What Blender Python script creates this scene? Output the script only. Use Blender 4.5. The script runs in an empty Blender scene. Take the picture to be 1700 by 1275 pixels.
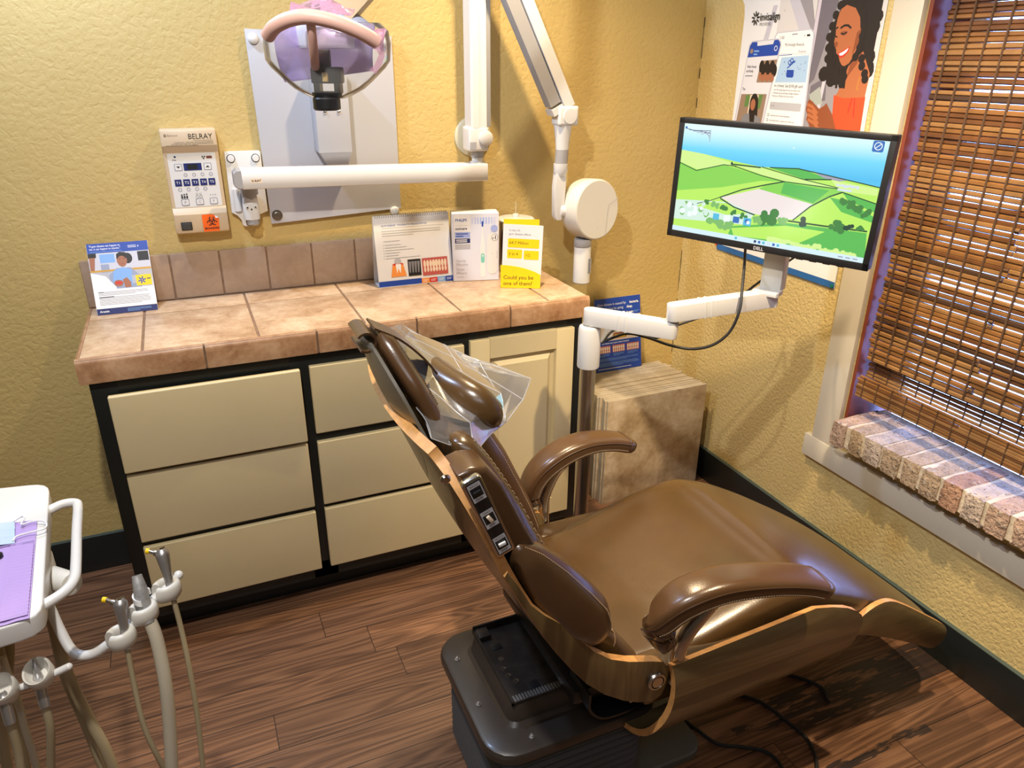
import bpy, bmesh, math, random
from mathutils import Vector, Matrix, Euler
random.seed(11)
SC = bpy.context.scene
COL = SC.collection
V = Vector
PI = math.pi

# ------------------------------------------------------------------ mesh helpers
def frame(o, x, y):
    x = V(x).normalized(); y = V(y); z = x.cross(y).normalized(); y = z.cross(x)
    return Matrix(((x[0], y[0], z[0], o[0]), (x[1], y[1], z[1], o[1]), (x[2], y[2], z[2], o[2]), (0, 0, 0, 1)))

def smooth_path(pts, n=6, closed=False):
    P = [V(p) for p in pts]
    out = []
    m = len(P)
    rng = range(m if closed else m - 1)
    for i in rng:
        if closed:
            p0, p1, p2, p3 = P[(i - 1) % m], P[i], P[(i + 1) % m], P[(i + 2) % m]
        else:
            p0 = P[i - 1] if i > 0 else P[i] * 2 - P[i + 1]
            p1, p2 = P[i], P[i + 1]
            p3 = P[i + 2] if i + 2 < m else P[i + 1] * 2 - P[i]
        for k in range(n):
            t = k / n
            out.append(0.5 * ((2 * p1) + (p2 - p0) * t + (2 * p0 - 5 * p1 + 4 * p2 - p3) * t * t + (3 * p1 - p0 - 3 * p2 + p3) * t ** 3))
    if not closed:
        out.append(P[-1].copy())
    return out

class MB:
    def __init__(s):
        s.bm = bmesh.new(); s.mats = []
    def mi(s, mat):
        if mat not in s.mats: s.mats.append(mat)
        return s.mats.index(mat)
    def merge(s, tb, M=None):
        if M is not None: tb.transform(M)
        me = bpy.data.meshes.new('tmp'); tb.to_mesh(me); tb.free()
        s.bm.from_mesh(me); bpy.data.meshes.remove(me)
    def box(s, c, size, mat, M=None, bev=0.0, seg=2, rot=None):
        tb = bmesh.new(); bmesh.ops.create_cube(tb, size=1.0)
        tb.transform(Matrix.Diagonal((size[0], size[1], size[2], 1)))
        if bev > 0:
            bmesh.ops.bevel(tb, geom=tb.edges[:], offset=bev, segments=seg, profile=0.6, affect='EDGES')
        if rot is not None: tb.transform(Euler(rot).to_matrix().to_4x4())
        tb.transform(Matrix.Translation(V(c)))
        i = s.mi(mat)
        for f in tb.faces: f.material_index = i
        s.merge(tb, M); return s
    def b2(s, a, b, mat, M=None, bev=0.0, seg=2):
        a, b = V(a), V(b)
        return s.box((a + b) / 2, [abs(b[k] - a[k]) for k in range(3)], mat, M, bev, seg)
    def cyl(s, a, b, r, mat, r2=None, seg=20, M=None, bev=0.0):
        a, b = V(a), V(b)
        r2 = r if r2 is None else r2
        d = (b - a); L = d.length
        if bev > 0:
            prof = [(0, 0), (r - bev, 0), (r - bev * .3, bev * .3), (r, bev), (r2, L - bev), (r2 - bev * .3, L - bev * .3), (r2 - bev, L), (0, L)]
        else:
            prof = [(0, 0), (r, 0), (r2, L), (0, L)]
        Q = d.to_track_quat('Z', 'Y').to_matrix().to_4x4()
        return s.lathe(prof, mat, seg, (M or Matrix()) @ Matrix.Translation(a) @ Q)
    def lathe(s, prof, mat, seg=24, M=None):
        tb = bmesh.new(); rings = []
        for r, z in prof:
            if r < 1e-6: rings.append([tb.verts.new((0, 0, z))])
            else: rings.append([tb.verts.new((r * math.cos(2 * PI * k / seg), r * math.sin(2 * PI * k / seg), z)) for k in range(seg)])
        for A, B in zip(rings[:-1], rings[1:]):
            for k in range(seg):
                k2 = (k + 1) % seg
                q = [A[k % len(A)], A[k2 % len(A)], B[k2 % len(B)], B[k % len(B)]]
                u = []
                for v in q:
                    if v not in u: u.append(v)
                if len(u) > 2:
                    try: tb.faces.new(u)
                    except ValueError: pass
        i = s.mi(mat)
        for f in tb.faces: f.material_index = i
        bmesh.ops.recalc_face_normals(tb, faces=tb.faces[:])
        s.merge(tb, M); return s
    def loft(s, rings, mat, M=None, closed=True, cap=True, wrap=False):
        tb = bmesh.new()
        R = [[tb.verts.new(p) for p in r] for r in rings]
        n = len(R[0])
        idx = list(range(len(R) - 1)) + ([len(R) - 1] if wrap else [])
        for a in idx:
            A, B = R[a], R[(a + 1) % len(R)]
            for k in range(n if closed else n - 1):
                k2 = (k + 1) % n
                try: tb.faces.new((A[k], A[k2], B[k2], B[k]))
                except ValueError: pass
        if cap and closed and not wrap:
            tb.faces.new(R[0][::-1]); tb.faces.new(R[-1])
        i = s.mi(mat)
        for f in tb.faces: f.material_index = i
        bmesh.ops.recalc_face_normals(tb, faces=tb.faces[:])
        s.merge(tb, M); return s
    def tube(s, pts, r, mat, seg=10, cap=True, M=None, flat=1.0):
        P = [V(p) for p in pts]; n = len(P)
        rs = r if isinstance(r, (list, tuple)) else [r] * n
        T = []
        for i in range(n):
            d = P[min(i + 1, n - 1)] - P[max(i - 1, 0)]
            T.append(d.normalized())
        up = V((0, 0, 1)) if abs(T[0].z) < .9 else V((1, 0, 0))
        N = (up - T[0] * up.dot(T[0])).normalized(); rings = []
        for i in range(n):
            N = (N - T[i] * N.dot(T[i])).normalized(); B = T[i].cross(N)
            rings.append([P[i] + (N * math.cos(2 * PI * k / seg) * flat + B * math.sin(2 * PI * k / seg)) * rs[i] for k in range(seg)])
        return s.loft(rings, mat, M, True, cap)
    def prism(s, poly, t, mat, M=None, bev=0.0, edge=None, seg=2):
        tb = bmesh.new()
        vs = [tb.verts.new((p[0], p[1], 0)) for p in poly]
        f = tb.faces.new(vs)
        r = bmesh.ops.extrude_face_region(tb, geom=[f])
        ev = [v for v in r['geom'] if isinstance(v, bmesh.types.BMVert)]
        bmesh.ops.translate(tb, verts=ev, vec=(0, 0, t))
        bmesh.ops.recalc_face_normals(tb, faces=tb.faces[:])
        if bev > 0:
            es = [e for e in tb.edges if abs(e.verts[0].co.z - e.verts[1].co.z) < 1e-7]
            bmesh.ops.bevel(tb, geom=es, offset=bev, segments=seg, profile=.6, affect='EDGES')
        i = s.mi(mat); j = s.mi(edge) if edge else i
        tb.normal_update()
        for f in tb.faces: f.material_index = i if abs(f.normal.z) > .9 else j
        s.merge(tb, M); return s
    def sheet(s, G, t, mat, edge=None, M=None):
        """G: grid of points; a curved board t thick, its rim in another material."""
        ni, nj = len(G), len(G[0]); P = [[V(p) for p in r] for r in G]
        tb = bmesh.new(); A = []; B = []
        for i in range(ni):
            ra, rb = [], []
            for j in range(nj):
                du = P[min(i + 1, ni - 1)][j] - P[max(i - 1, 0)][j]
                dv = P[i][min(j + 1, nj - 1)] - P[i][max(j - 1, 0)]
                n = du.cross(dv)
                n = n.normalized() if n.length > 1e-9 else V((0, 0, 1))
                ra.append(tb.verts.new(P[i][j] + n * t / 2)); rb.append(tb.verts.new(P[i][j] - n * t / 2))
            A.append(ra); B.append(rb)
        i0 = s.mi(mat); i1 = s.mi(edge) if edge else i0
        for i in range(ni - 1):
            for j in range(nj - 1):
                for q in ((A[i][j], A[i + 1][j], A[i + 1][j + 1], A[i][j + 1]), (B[i][j + 1], B[i + 1][j + 1], B[i + 1][j], B[i][j])):
                    tb.faces.new(q).material_index = i0
        def rim(a, b, c, d): tb.faces.new((a, b, c, d)).material_index = i1
        for i in range(ni - 1):
            rim(A[i][0], B[i][0], B[i + 1][0], A[i + 1][0]); rim(A[i + 1][-1], B[i + 1][-1], B[i][-1], A[i][-1])
        for j in range(nj - 1):
            rim(A[0][j + 1], B[0][j + 1], B[0][j], A[0][j]); rim(A[-1][j], B[-1][j], B[-1][j + 1], A[-1][j + 1])
        bmesh.ops.recalc_face_normals(tb, faces=tb.faces[:])
        s.merge(tb, M); return s
    def sphere(s, c, r, mat, M=None, seg=16, scale=(1, 1, 1), rot=None):
        tb = bmesh.new(); bmesh.ops.create_uvsphere(tb, u_segments=seg, v_segments=max(6, seg * 2 // 3), radius=r)
        tb.transform(Matrix.Diagonal((*scale, 1)))
        if rot is not None: tb.transform(Euler(rot).to_matrix().to_4x4())
        tb.transform(Matrix.Translation(V(c)))
        i = s.mi(mat)
        for f in tb.faces: f.material_index = i
        s.merge(tb, M); return s
    def build(s, name, parent=None, smooth=True, angle=38, M=None, sub=0):
        bm = s.bm
        if M is not None: bm.transform(M)
        bm.normal_update()
        for f in bm.faces: f.smooth = smooth
        if smooth:
            ca = math.radians(angle)
            for e in bm.edges:
                if len(e.link_faces) == 2:
                    e.smooth = e.calc_face_angle(0) < ca
        me = bpy.data.meshes.new(name); bm.to_mesh(me); bm.free()
        for m in s.mats: me.materials.append(m)
        o = bpy.data.objects.new(name, me); COL.objects.link(o); o.parent = parent
        if sub:
            md = o.modifiers.new('soft', 'SUBSURF'); md.levels = sub; md.render_levels = sub
        return o

def tag(o, label, cat, group=None):
    o['label'] = label; o['category'] = cat
    if group: o['group'] = group
    return o
def thing(name, label, cat, loc=(0, 0, 0), group=None, rotz=0.0):
    o = bpy.data.objects.new(name, None); o.empty_display_size = .05
    COL.objects.link(o); o.location = loc; o.rotation_euler = (0, 0, rotz)
    return tag(o, label, cat, group)
def struct(o):
    o['kind'] = 'structure'; return o
def note(o, label):
    o['label'] = label; return o
def dup(root, loc=None, label=None):
    r = root.copy(); COL.objects.link(r)
    if loc is not None: r.location = loc
    if label: r['label'] = label
    for ch in list(root.children):
        c = ch.copy(); COL.objects.link(c); c.parent = r
        for g in list(ch.children):
            d = g.copy(); COL.objects.link(d); d.parent = c
    return r

# ------------------------------------------------------------------ printed artwork (flat ink on a flat thing)
class Art:
    def __init__(s):
        s.mb = MB(); s.z = 0.0002; s.last = None
    def _z(s, mat):
        s.z += .000004 if mat is s.last else .00003   # successive inks lie on one another
        s.last = mat; return s.z
    def poly(s, pts, mat):
        z = s._z(mat); bm = s.mb.bm
        f = bm.faces.new([bm.verts.new((p[0], p[1], z)) for p in pts]); f.material_index = s.mb.mi(mat)
        if f.calc_area() > 0:
            f.normal_update()
            if f.normal.z < 0: f.normal_flip()
        return s
    def rect(s, x0, y0, x1, y1, mat): return s.poly([(x0, y0), (x1, y0), (x1, y1), (x0, y1)], mat)
    def rrect(s, x0, y0, x1, y1, r, mat):
        pts = []
        for cx, cy, a0 in ((x1 - r, y0 + r, -PI / 2), (x1 - r, y1 - r, 0), (x0 + r, y1 - r, PI / 2), (x0 + r, y0 + r, PI)):
            for k in range(5):
                a = a0 + PI / 2 * k / 4; pts.append((cx + r * math.cos(a), cy + r * math.sin(a)))
        return s.poly(pts, mat)
    def circ(s, cx, cy, r, mat, ry=None, n=24, rot=0):
        ry = ry or r; c, sn = math.cos(rot), math.sin(rot)
        return s.poly([(cx + r * math.cos(2 * PI * k / n) * c - ry * math.sin(2 * PI * k / n) * sn, cy + r * math.cos(2 * PI * k / n) * sn + ry * math.sin(2 * PI * k / n) * c) for k in range(n)], mat)
    def line(s, pts, w, mat):
        for a, b in zip(pts[:-1], pts[1:]):
            d = V((b[0] - a[0], b[1] - a[1])); 
            if d.length < 1e-9: continue
            d.normalize(); n = V((-d.y, d.x)) * w / 2; e = d * w * .3
            s.poly([(a[0] - e.x - n.x, a[1] - e.y - n.y), (b[0] + e.x - n.x, b[1] + e.y - n.y), (b[0] + e.x + n.x, b[1] + e.y + n.y), (a[0] - e.x + n.x, a[1] - e.y + n.y)], mat)
        return s
    def ring(s, cx, cy, r, w, mat, n=24, a0=0, a1=2 * PI):
        return s.line([(cx + r * math.cos(a0 + (a1 - a0) * k / n), cy + r * math.sin(a0 + (a1 - a0) * k / n)) for k in range(n + 1)], w, mat)
    def text(s, t, x, y, size, mat, align='LEFT', sx=1.0, bold=0.0):
        cu = bpy.data.curves.new('t', 'FONT'); cu.body = t; cu.size = size; cu.align_x = align; cu.resolution_u = 2; cu.offset = bold
        o = bpy.data.objects.new('t', cu); COL.objects.link(o)
        dg = bpy.context.evaluated_depsgraph_get(); me = bpy.data.meshes.new_from_object(o.evaluated_get(dg))
        bpy.data.objects.remove(o); bpy.data.curves.remove(cu)
        tb = bmesh.new(); tb.from_mesh(me); bpy.data.meshes.remove(me)
        tb.transform(Matrix.Translation((x, y, s._z(mat))) @ Matrix.Diagonal((sx, 1, 1, 1)))
        i = s.mb.mi(mat)
        for f in tb.faces: f.material_index = i
        s.mb.merge(tb); return s
    def greek(s, x0, y, x1, mat, rows=3, pitch=.004, h=.0012, last=.6):
        """lines too fine to read in the photograph: grey rules"""
        for k in range(rows):
            xe = x1 - random.random() * .06 * (x1 - x0)
            if k == rows - 1: xe = x0 + (x1 - x0) * last
            s.rect(x0, y - k * pitch - h / 2, xe, y - k * pitch + h / 2, mat)
        return s
    def build(s, name, parent, M):
        return s.mb.build(name, parent, smooth=False, M=M)

# ------------------------------------------------------------------ materials
def srgb(r, g, b):
    f = lambda c: (c / 255 / 12.92) if c / 255 <= .04045 else ((c / 255 + .055) / 1.055) ** 2.4
    return (f(r), f(g), f(b), 1)
class NT:
    def __init__(s, m):
        s.t = m.node_tree; s.n = s.t.nodes; s.l = s.t.links
        s.bsdf = s.n.get('Principled BSDF')
    def add(s, ty, **k):
        n = s.n.new(ty)
        for a, b in k.items(): setattr(n, a, b)
        return n
    def link(s, a, b): s.l.new(a, b)
    def noise(s, vec, scale, detail=4, rough=.55, dist=0.0):
        n = s.add('ShaderNodeTexNoise'); n.inputs['Scale'].default_value = scale; n.inputs['Detail'].default_value = detail
        n.inputs['Roughness'].default_value = rough; n.inputs['Distortion'].default_value = dist
        if vec is not None: s.link(vec, n.inputs['Vector'])
        return n.outputs['Fac']
    def coord(s, kind='Object', scale=None, rot=None):
        tc = s.add('ShaderNodeTexCoord'); o = tc.outputs[kind]
        if scale or rot:
            mp = s.add('ShaderNodeMapping')
            if scale: mp.inputs['Scale'].default_value = scale
            if rot: mp.inputs['Rotation'].default_value = rot
            s.link(o, mp.inputs['Vector']); o = mp.outputs['Vector']
        return o
    def ramp(s, fac, stops):
        r = s.add('ShaderNodeValToRGB'); cr = r.color_ramp
        while len(cr.elements) < len(stops): cr.elements.new(.5)
        for e, (p, c) in zip(cr.elements, stops): e.position = p; e.color = c
        s.link(fac, r.inputs['Fac']); return r.outputs['Color']
    def math(s, op, a, b=None, c=None):
        n = s.add('ShaderNodeMath', operation=op)
        for k, v in enumerate((a, b, c)):
            if v is None: continue
            if isinstance(v, (int, float)): n.inputs[k].default_value = v
            else: s.link(v, n.inputs[k])
        return n.outputs[0]
    def mix(s, fac, a, b, mode='MIX'):
        n = s.add('ShaderNodeMix', data_type='RGBA', blend_type=mode)
        for sock, v in ((n.inputs[0], fac), (n.inputs[6], a), (n.inputs[7], b)):
            if isinstance(v, (int, float)): sock.default_value = v
            elif isinstance(v, tuple): sock.default_value = v
            else: s.link(v, sock)
        return n.outputs[2]
    def bump(s, h, strength=.3, dist=.01):
        b = s.add('ShaderNodeBump'); b.inputs['Strength'].default_value = strength; b.inputs['Distance'].default_value = dist
        s.link(h, b.inputs['Height']); s.link(b.outputs[0], s.bsdf.inputs['Normal']); return b
def mat(name, col, rough=.5, metal=0.0, coat=0.0, spec=None, var=0.0, vscale=8, bump=0.0, bscale=60, bdist=.002, emit=None, estr=1.0):
    m = bpy.data.materials.new(name); m.use_nodes = True; t = NT(m); b = t.bsdf
    b.inputs['Base Color'].default_value = col; b.inputs['Roughness'].default_value = rough; b.inputs['Metallic'].default_value = metal
    b.inputs['Coat Weight'].default_value = coat; b.inputs['Coat Roughness'].default_value = .15
    if spec is not None: b.inputs['Specular IOR Level'].default_value = spec
    if var or bump:
        co = t.coord()
    if var:
        f = t.noise(co, vscale, 5)
        lo = tuple(c * (1 - var) for c in col[:3]) + (1,); hi = tuple(min(1, c * (1 + var)) for c in col[:3]) + (1,)
        t.link(t.ramp(f, [(.3, lo), (.7, hi)]), b.inputs['Base Color'])
    if bump:
        t.bump(t.noise(co, bscale, 4), bump, bdist)
    if emit is not None:
        b.inputs['Emission Color'].default_value = emit; b.inputs['Emission Strength'].default_value = estr
    return m
# ------------------------------------------------------------------ wall paint, floor, tile, wood, leather ...
def wall_paint(name, coarse):
    m = bpy.data.materials.new(name); m.use_nodes = True; t = NT(m); b = t.bsdf
    co = t.coord()
    f = t.noise(co, 1.7, 3)
    if coarse: base = t.ramp(f, [(.3, (.54, .390, .138, 1)), (.75, (.61, .450, .172, 1))])
    else:
        base = t.ramp(f, [(.3, (.58, .435, .175, 1)), (.75, (.64, .495, .215, 1))])
        sp = t.add('ShaderNodeSeparateXYZ'); t.link(co, sp.inputs[0])   # an old orange water stain under the window
        e1 = t.math('POWER', t.math('DIVIDE', t.math('ADD', sp.outputs[1], 1.235), .075), 2.0); e2 = t.math('POWER', t.math('DIVIDE', t.math('SUBTRACT', sp.outputs[2], .28), .13), 2.0)
        st = t.math('SUBTRACT', 1.0, t.math('ADD', t.math('ADD', e1, e2), t.math('MULTIPLY', t.noise(co, 16, 4), .9)))
        stc = t.add('ShaderNodeClamp'); t.link(st, stc.inputs[0])
        base = t.mix(t.math('MULTIPLY', stc.outputs[0], .8), base, (.48, .27, .05, 1))
    t.link(base, b.inputs['Base Color'])
    b.inputs['Roughness'].default_value = .62
    if coarse:
        n1 = t.noise(co, 62, 3, .5, .5); n2 = t.noise(co, 14, 2)
        h = t.math('SMOOTH_MIN', n1, .56, .05) if False else t.math('MINIMUM', n1, .57)
        h = t.math('MULTIPLY_ADD', n2, .25, h)
        t.bump(h, .34, .010)
    else:
        n1 = t.noise(co, 85, 3, .5, .5)
        t.bump(t.math('MINIMUM', n1, .6), .5, .010)
    return m
M_wall = wall_paint('yellow_knockdown_paint', True)
M_wall2 = wall_paint('yellow_orange_peel_paint', False)

def floor_wood():
    m = bpy.data.materials.new('reclaimed_plank_floor'); m.use_nodes = True; t = NT(m); b = t.bsdf
    co = t.coord()
    sx = t.add('ShaderNodeSeparateXYZ'); t.link(co, sx.inputs[0])
    x, y = sx.outputs[0], sx.outputs[1]
    r = t.math('DIVIDE', t.math('ADD', y, .536), .1221)
    row = t.math('FLOOR', r); fr = t.math('FRACT', r)
    fr = t.math('SUBTRACT', r, row)
    wn = t.add('ShaderNodeTexWhiteNoise', noise_dimensions='1D'); t.link(row, wn.inputs['W'])
    xs = t.math('DIVIDE', t.math('MULTIPLY_ADD', wn.outputs['Value'], 1.45, x), 1.45)
    col = t.math('FLOOR', xs); fx = t.math('SUBTRACT', xs, col)
    pid = t.math('MULTIPLY_ADD', row, 7.31, col)
    wp = t.add('ShaderNodeTexWhiteNoise', noise_dimensions='1D'); t.link(pid, wp.inputs['W'])
    tone = wp.outputs['Value']
    # grain: stretched along the plank, shifted per plank
    cb = t.add('ShaderNodeCombineXYZ')
    t.link(t.math('MULTIPLY_ADD', tone, 37.0, t.math('MULTIPLY', x, .55)), cb.inputs[0])
    t.link(t.math('MULTIPLY', y, 7.0), cb.inputs[1]); t.link(tone, cb.inputs[2])
    n1 = t.noise(cb.outputs[0], 1.6, 2, .45, .5)
    cb2 = t.add('ShaderNodeCombineXYZ'); t.link(t.math('MULTIPLY_ADD', tone, 11.0, t.math('MULTIPLY', x, .9)), cb2.inputs[0]); t.link(t.math('MULTIPLY', y, 75.0), cb2.inputs[1])
    n2 = t.noise(cb2.outputs[0], 2.0, 3, .55)
    wv = t.math('SINE', t.math('MULTIPLY', n1, 90.0)); wv = t.math('MULTIPLY_ADD', wv, .5, .5)
    g = t.math('ADD', t.math('MULTIPLY', wv, .30), t.math('MULTIPLY', n2, .70))
    c = t.ramp(g, [(.2, (.066, .030, .016, 1)), (.5, (.172, .085, .045, 1)), (.82, (.29, .152, .080, 1))])
    tn = t.ramp(tone, [(0, (.78, .76, .76, 1)), (1, (1.12, 1.06, 1.0, 1))])
    c = t.mix(1.0, c, tn, 'MULTIPLY')
    # black worn stain on one plank beside the right wall
    inrow = t.math('MULTIPLY', t.math('GREATER_THAN', y, -1.513), t.math('LESS_THAN', y, -1.391))
    cb3 = t.add('ShaderNodeCombineXYZ'); t.link(t.math('MULTIPLY', x, 5.0), cb3.inputs[0]); t.link(t.math('MULTIPLY', y, 38.0), cb3.inputs[1])
    ns = t.noise(cb3.outputs[0], 1.0, 5, .6)
    fall = t.math('ADD', ns, t.math('MULTIPLY', t.math('SUBTRACT', x, -.36), .22))
    st = t.math('MULTIPLY', inrow, t.math('GREATER_THAN', fall, .47))
    st = t.math('MULTIPLY', st, t.math('GREATER_THAN', x, -.75))
    edge = t.math('MULTIPLY', t.math('LESS_THAN', t.math('ABSOLUTE', t.math('ADD', y, 1.635)), .016), t.math('MULTIPLY', t.math('GREATER_THAN', ns, .5), t.math('LESS_THAN', x, -.25)))
    edge = t.math('MULTIPLY', edge, t.math('GREATER_THAN', x, -.8))
    st = t.math('MAXIMUM', st, edge)
    c = t.mix(t.math('MULTIPLY', st, .88), c, (.018, .014, .014, 1))
    gap = t.math('LESS_THAN', t.math('MINIMUM', fr, t.math('SUBTRACT', 1.0, fr)), .012)
    gx = t.math('LESS_THAN', fx, .0018)
    gap = t.math('MAXIMUM', gap, gx)
    c = t.mix(t.math('MULTIPLY', gap, .85), c, (.012, .006, .004, 1))
    t.link(c, b.inputs['Base Color'])
    b.inputs['Roughness'].default_value = .42
    t.bump(t.math('SUBTRACT', g, t.math('MULTIPLY', gap, 1.5)), .25, .004)
    return m
M_floor = floor_wood()

def stone(name, stops, scale, rough=.4, bump=.12):
    m = bpy.data.materials.new(name); m.use_nodes = True; t = NT(m)
    co = t.coord(); f = t.noise(co, scale, 8, .62, .5); f2 = t.noise(co, scale * 6, 4, .6)
    g = t.math('ADD', t.math('MULTIPLY', f, .72), t.math('MULTIPLY', f2, .28))
    t.link(t.ramp(g, stops), t.bsdf.inputs['Base Color']); t.bsdf.inputs['Roughness'].default_value = rough
    t.bump(g, bump, .004)
    return m
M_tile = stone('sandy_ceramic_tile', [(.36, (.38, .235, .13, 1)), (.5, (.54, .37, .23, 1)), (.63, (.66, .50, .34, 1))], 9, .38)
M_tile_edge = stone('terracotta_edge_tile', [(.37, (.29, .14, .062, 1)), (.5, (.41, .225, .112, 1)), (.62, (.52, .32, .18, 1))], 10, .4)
M_tile_back = stone('dusky_backsplash_tile', [(.3, (.32, .22, .155, 1)), (.55, (.41, .29, .205, 1)), (.75, (.48, .35, .25, 1))], 9, .4)
M_grout = mat('brown_grout', (.23, .14, .085, 1), .9, var=.2, vscale=40)
M_trav = stone('travertine_face', [(.37, (.38, .265, .15, 1)), (.5, (.54, .41, .26, 1)), (.62, (.68, .56, .40, 1))], 8, .42, .05)
M_trav_edge = mat('travertine_edge', (.50, .43, .32, 1), .7, var=.25, vscale=12)
M_cream = mat('cream_painted_wood', (.70, .58, .335, 1), .42, var=.04, vscale=3)
M_blackpaint = mat('black_painted_wood', (.008, .010, .009, 1), .42)
M_base = mat('charcoal_baseboard_paint', (.010, .013, .013, 1), .4)
M_base_top = mat('greenish_grey_baseboard_cap', (.06, .085, .075, 1), .5)
M_trim = mat('ivory_trim_paint', (.62, .565, .455, 1), .45)
M_ceiling = mat('low_bounce_ceiling_grey', (.34, .33, .31, 1), .9)  # darkened to lower the bounce from the ceiling out of view
M_dim = mat('low_bounce_wall_umber', (.14, .11, .07, 1), .8)  # dark tone chosen to cut light bouncing off the unseen walls
M_jamb = mat('oxblood_jamb_paint', (.17, .035, .018, 1), .45, var=.1)
M_glass = bpy.data.materials.new('window_glass'); M_glass.use_nodes = True
def thin_clear(m, tint=(1, 1, 1, 1), gloss=.12, rough=.03, haze=0.0, hazecol=(1, 1, 1, 1), bump=0.0, bscale=30, ior=1.45):
    m.use_nodes = True; t = NT(m); n = t.n
    out = n.get('Material Output'); n.remove(t.bsdf)
    tr = t.add('ShaderNodeBsdfTransparent'); tr.inputs[0].default_value = tint
    gl = t.add('ShaderNodeBsdfGlossy'); gl.inputs['Roughness'].default_value = rough
    fr = t.add('ShaderNodeFresnel'); fr.inputs['IOR'].default_value = ior
    mx = t.add('ShaderNodeMixShader')
    t.link(t.math('ADD', fr.outputs[0], gloss), mx.inputs[0]); t.link(tr.outputs[0], mx.inputs[1]); t.link(gl.outputs[0], mx.inputs[2])
    last = mx.outputs[0]
    if haze:
        df = t.add('ShaderNodeBsdfDiffuse'); df.inputs[0].default_value = hazecol
        tl = t.add('ShaderNodeBsdfTranslucent'); tl.inputs[0].default_value = hazecol
        m3 = t.add('ShaderNodeMixShader'); m3.inputs[0].default_value = .5; t.link(df.outputs[0], m3.inputs[1]); t.link(tl.outputs[0], m3.inputs[2])
        m2 = t.add('ShaderNodeMixShader'); m2.inputs[0].default_value = haze; t.link(last, m2.inputs[1]); t.link(m3.outputs[0], m2.inputs[2]); last = m2.outputs[0]
    if bump:
        bp = t.add('ShaderNodeBump'); bp.inputs['Strength'].default_value = bump; bp.inputs['Distance'].default_value = .01
        t.link(t.noise(t.coord(), bscale, 4, .6, .8), bp.inputs['Height'])
        t.link(bp.outputs[0], gl.inputs['Normal']); t.link(bp.outputs[0], fr.inputs['Normal'])
    t.link(last, out.inputs['Surface'])
    return m
thin_clear(M_glass, (.95, .98, 1, 1), 0, .0)
M_white = mat('white_enamel', (.74, .73, .71, 1), .32, coat=.2)
M_white2 = mat('warm_white_plastic', (.70, .67, .60, 1), .38)
M_gray = mat('pale_grey_cover', (.36, .35, .35, 1), .45)
M_plate = mat('satin_white_panel', (.47, .47, .50, 1), .36)
M_black = mat('black_plastic', (.012, .012, .013, 1), .38)
M_rubber = mat('black_rubber', (.014, .013, .013, 1), .55)
M_chrome = mat('chrome', (.62, .60, .58, 1), .16, 1.0)
M_steel = mat('brushed_steel', (.52, .50, .47, 1), .26, 1.0)
M_dsteel = mat('dark_nickel', (.46, .44, .43, 1), .38, .85)
M_paper = mat('white_paper', (.80, .80, .80, 1), .55)
def ink(name, r, g, b, rough=.5): return mat(name, srgb(r, g, b), rough)
K_black = ink('ink_black', 25, 25, 28); K_gray = ink('ink_grey', 130, 130, 135); K_lgray = ink('ink_light_grey', 185, 185, 190)
K_blue = ink('ink_royal_blue', 28, 70, 165); K_navy = ink('ink_navy', 26, 38, 100); K_sky = ink('ink_sky_blue', 130, 175, 230)
K_white = ink('ink_white', 240, 240, 240); K_yellow = ink('ink_yellow', 250, 210, 10); K_orange = ink('ink_orange', 240, 150, 70)
K_red = ink('ink_red', 205, 50, 40); K_pink = ink('ink_gum_pink', 190, 90, 85); K_cream = ink('ink_cream', 235, 215, 190)
K_skin = ink('ink_skin_tan', 165, 105, 75); K_skin2 = ink('ink_skin_brown', 178, 105, 66); K_skin3 = ink('ink_skin_shadow_brown', 140, 75, 45); K_hair = ink('ink_dark_hair', 32, 26, 26)
K_coral = ink('ink_coral', 225, 78, 42); K_bluegray = ink('ink_blue_grey', 150, 160, 185); K_green = ink('ink_leaf_green', 95, 130, 70); K_mint = ink('ink_mint', 130, 210, 195)
K_periw = ink('ink_periwinkle', 165, 180, 235); K_gold = ink('ink_ochre', 205, 155, 50); K_taupe = ink('ink_taupe', 150, 125, 105)

M_rubberish = mat('crack_brown', (.05, .03, .012, 1), .9)  # dark colour of the broken crack line in the wall corner
# ------------------------------------------------------------------ room shell
RX0, RY0, RZ = -4.3, -4.3, 2.62
struct(MB().b2((RX0, RY0, -.1), (.2, .2, 0), M_floor).build('floor'))
struct(MB().b2((RX0 - .2, RY0 - .2, RZ), (.2, .2, RZ + .1), M_ceiling).build('ceiling'))
struct(MB().b2((RX0 - .2, 0, 0), (.2, .2, RZ), M_wall).build('wall_back'))
struct(MB().b2((RX0 - .2, RY0, 0), (RX0, 0, RZ), M_dim).build('wall_left'))
struct(MB().b2((RX0 - .2, RY0 - .2, 0), (.2, RY0, RZ), M_dim).build('wall_front'))
WY0, WY1, WZ0, WZ1 = -.963, -2.25, .50, 2.32
w = MB()
w.b2((0, WY0, 0), (.2, 0, RZ), M_wall2).b2((0, RY0, 0), (.2, WY1, RZ), M_wall2)
w.b2((0, WY1, 0), (.2, WY0, WZ0), M_wall2).b2((0, WY1, WZ1), (.2, WY0, RZ), M_wall2)
struct(w.build('wall_right'))
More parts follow.
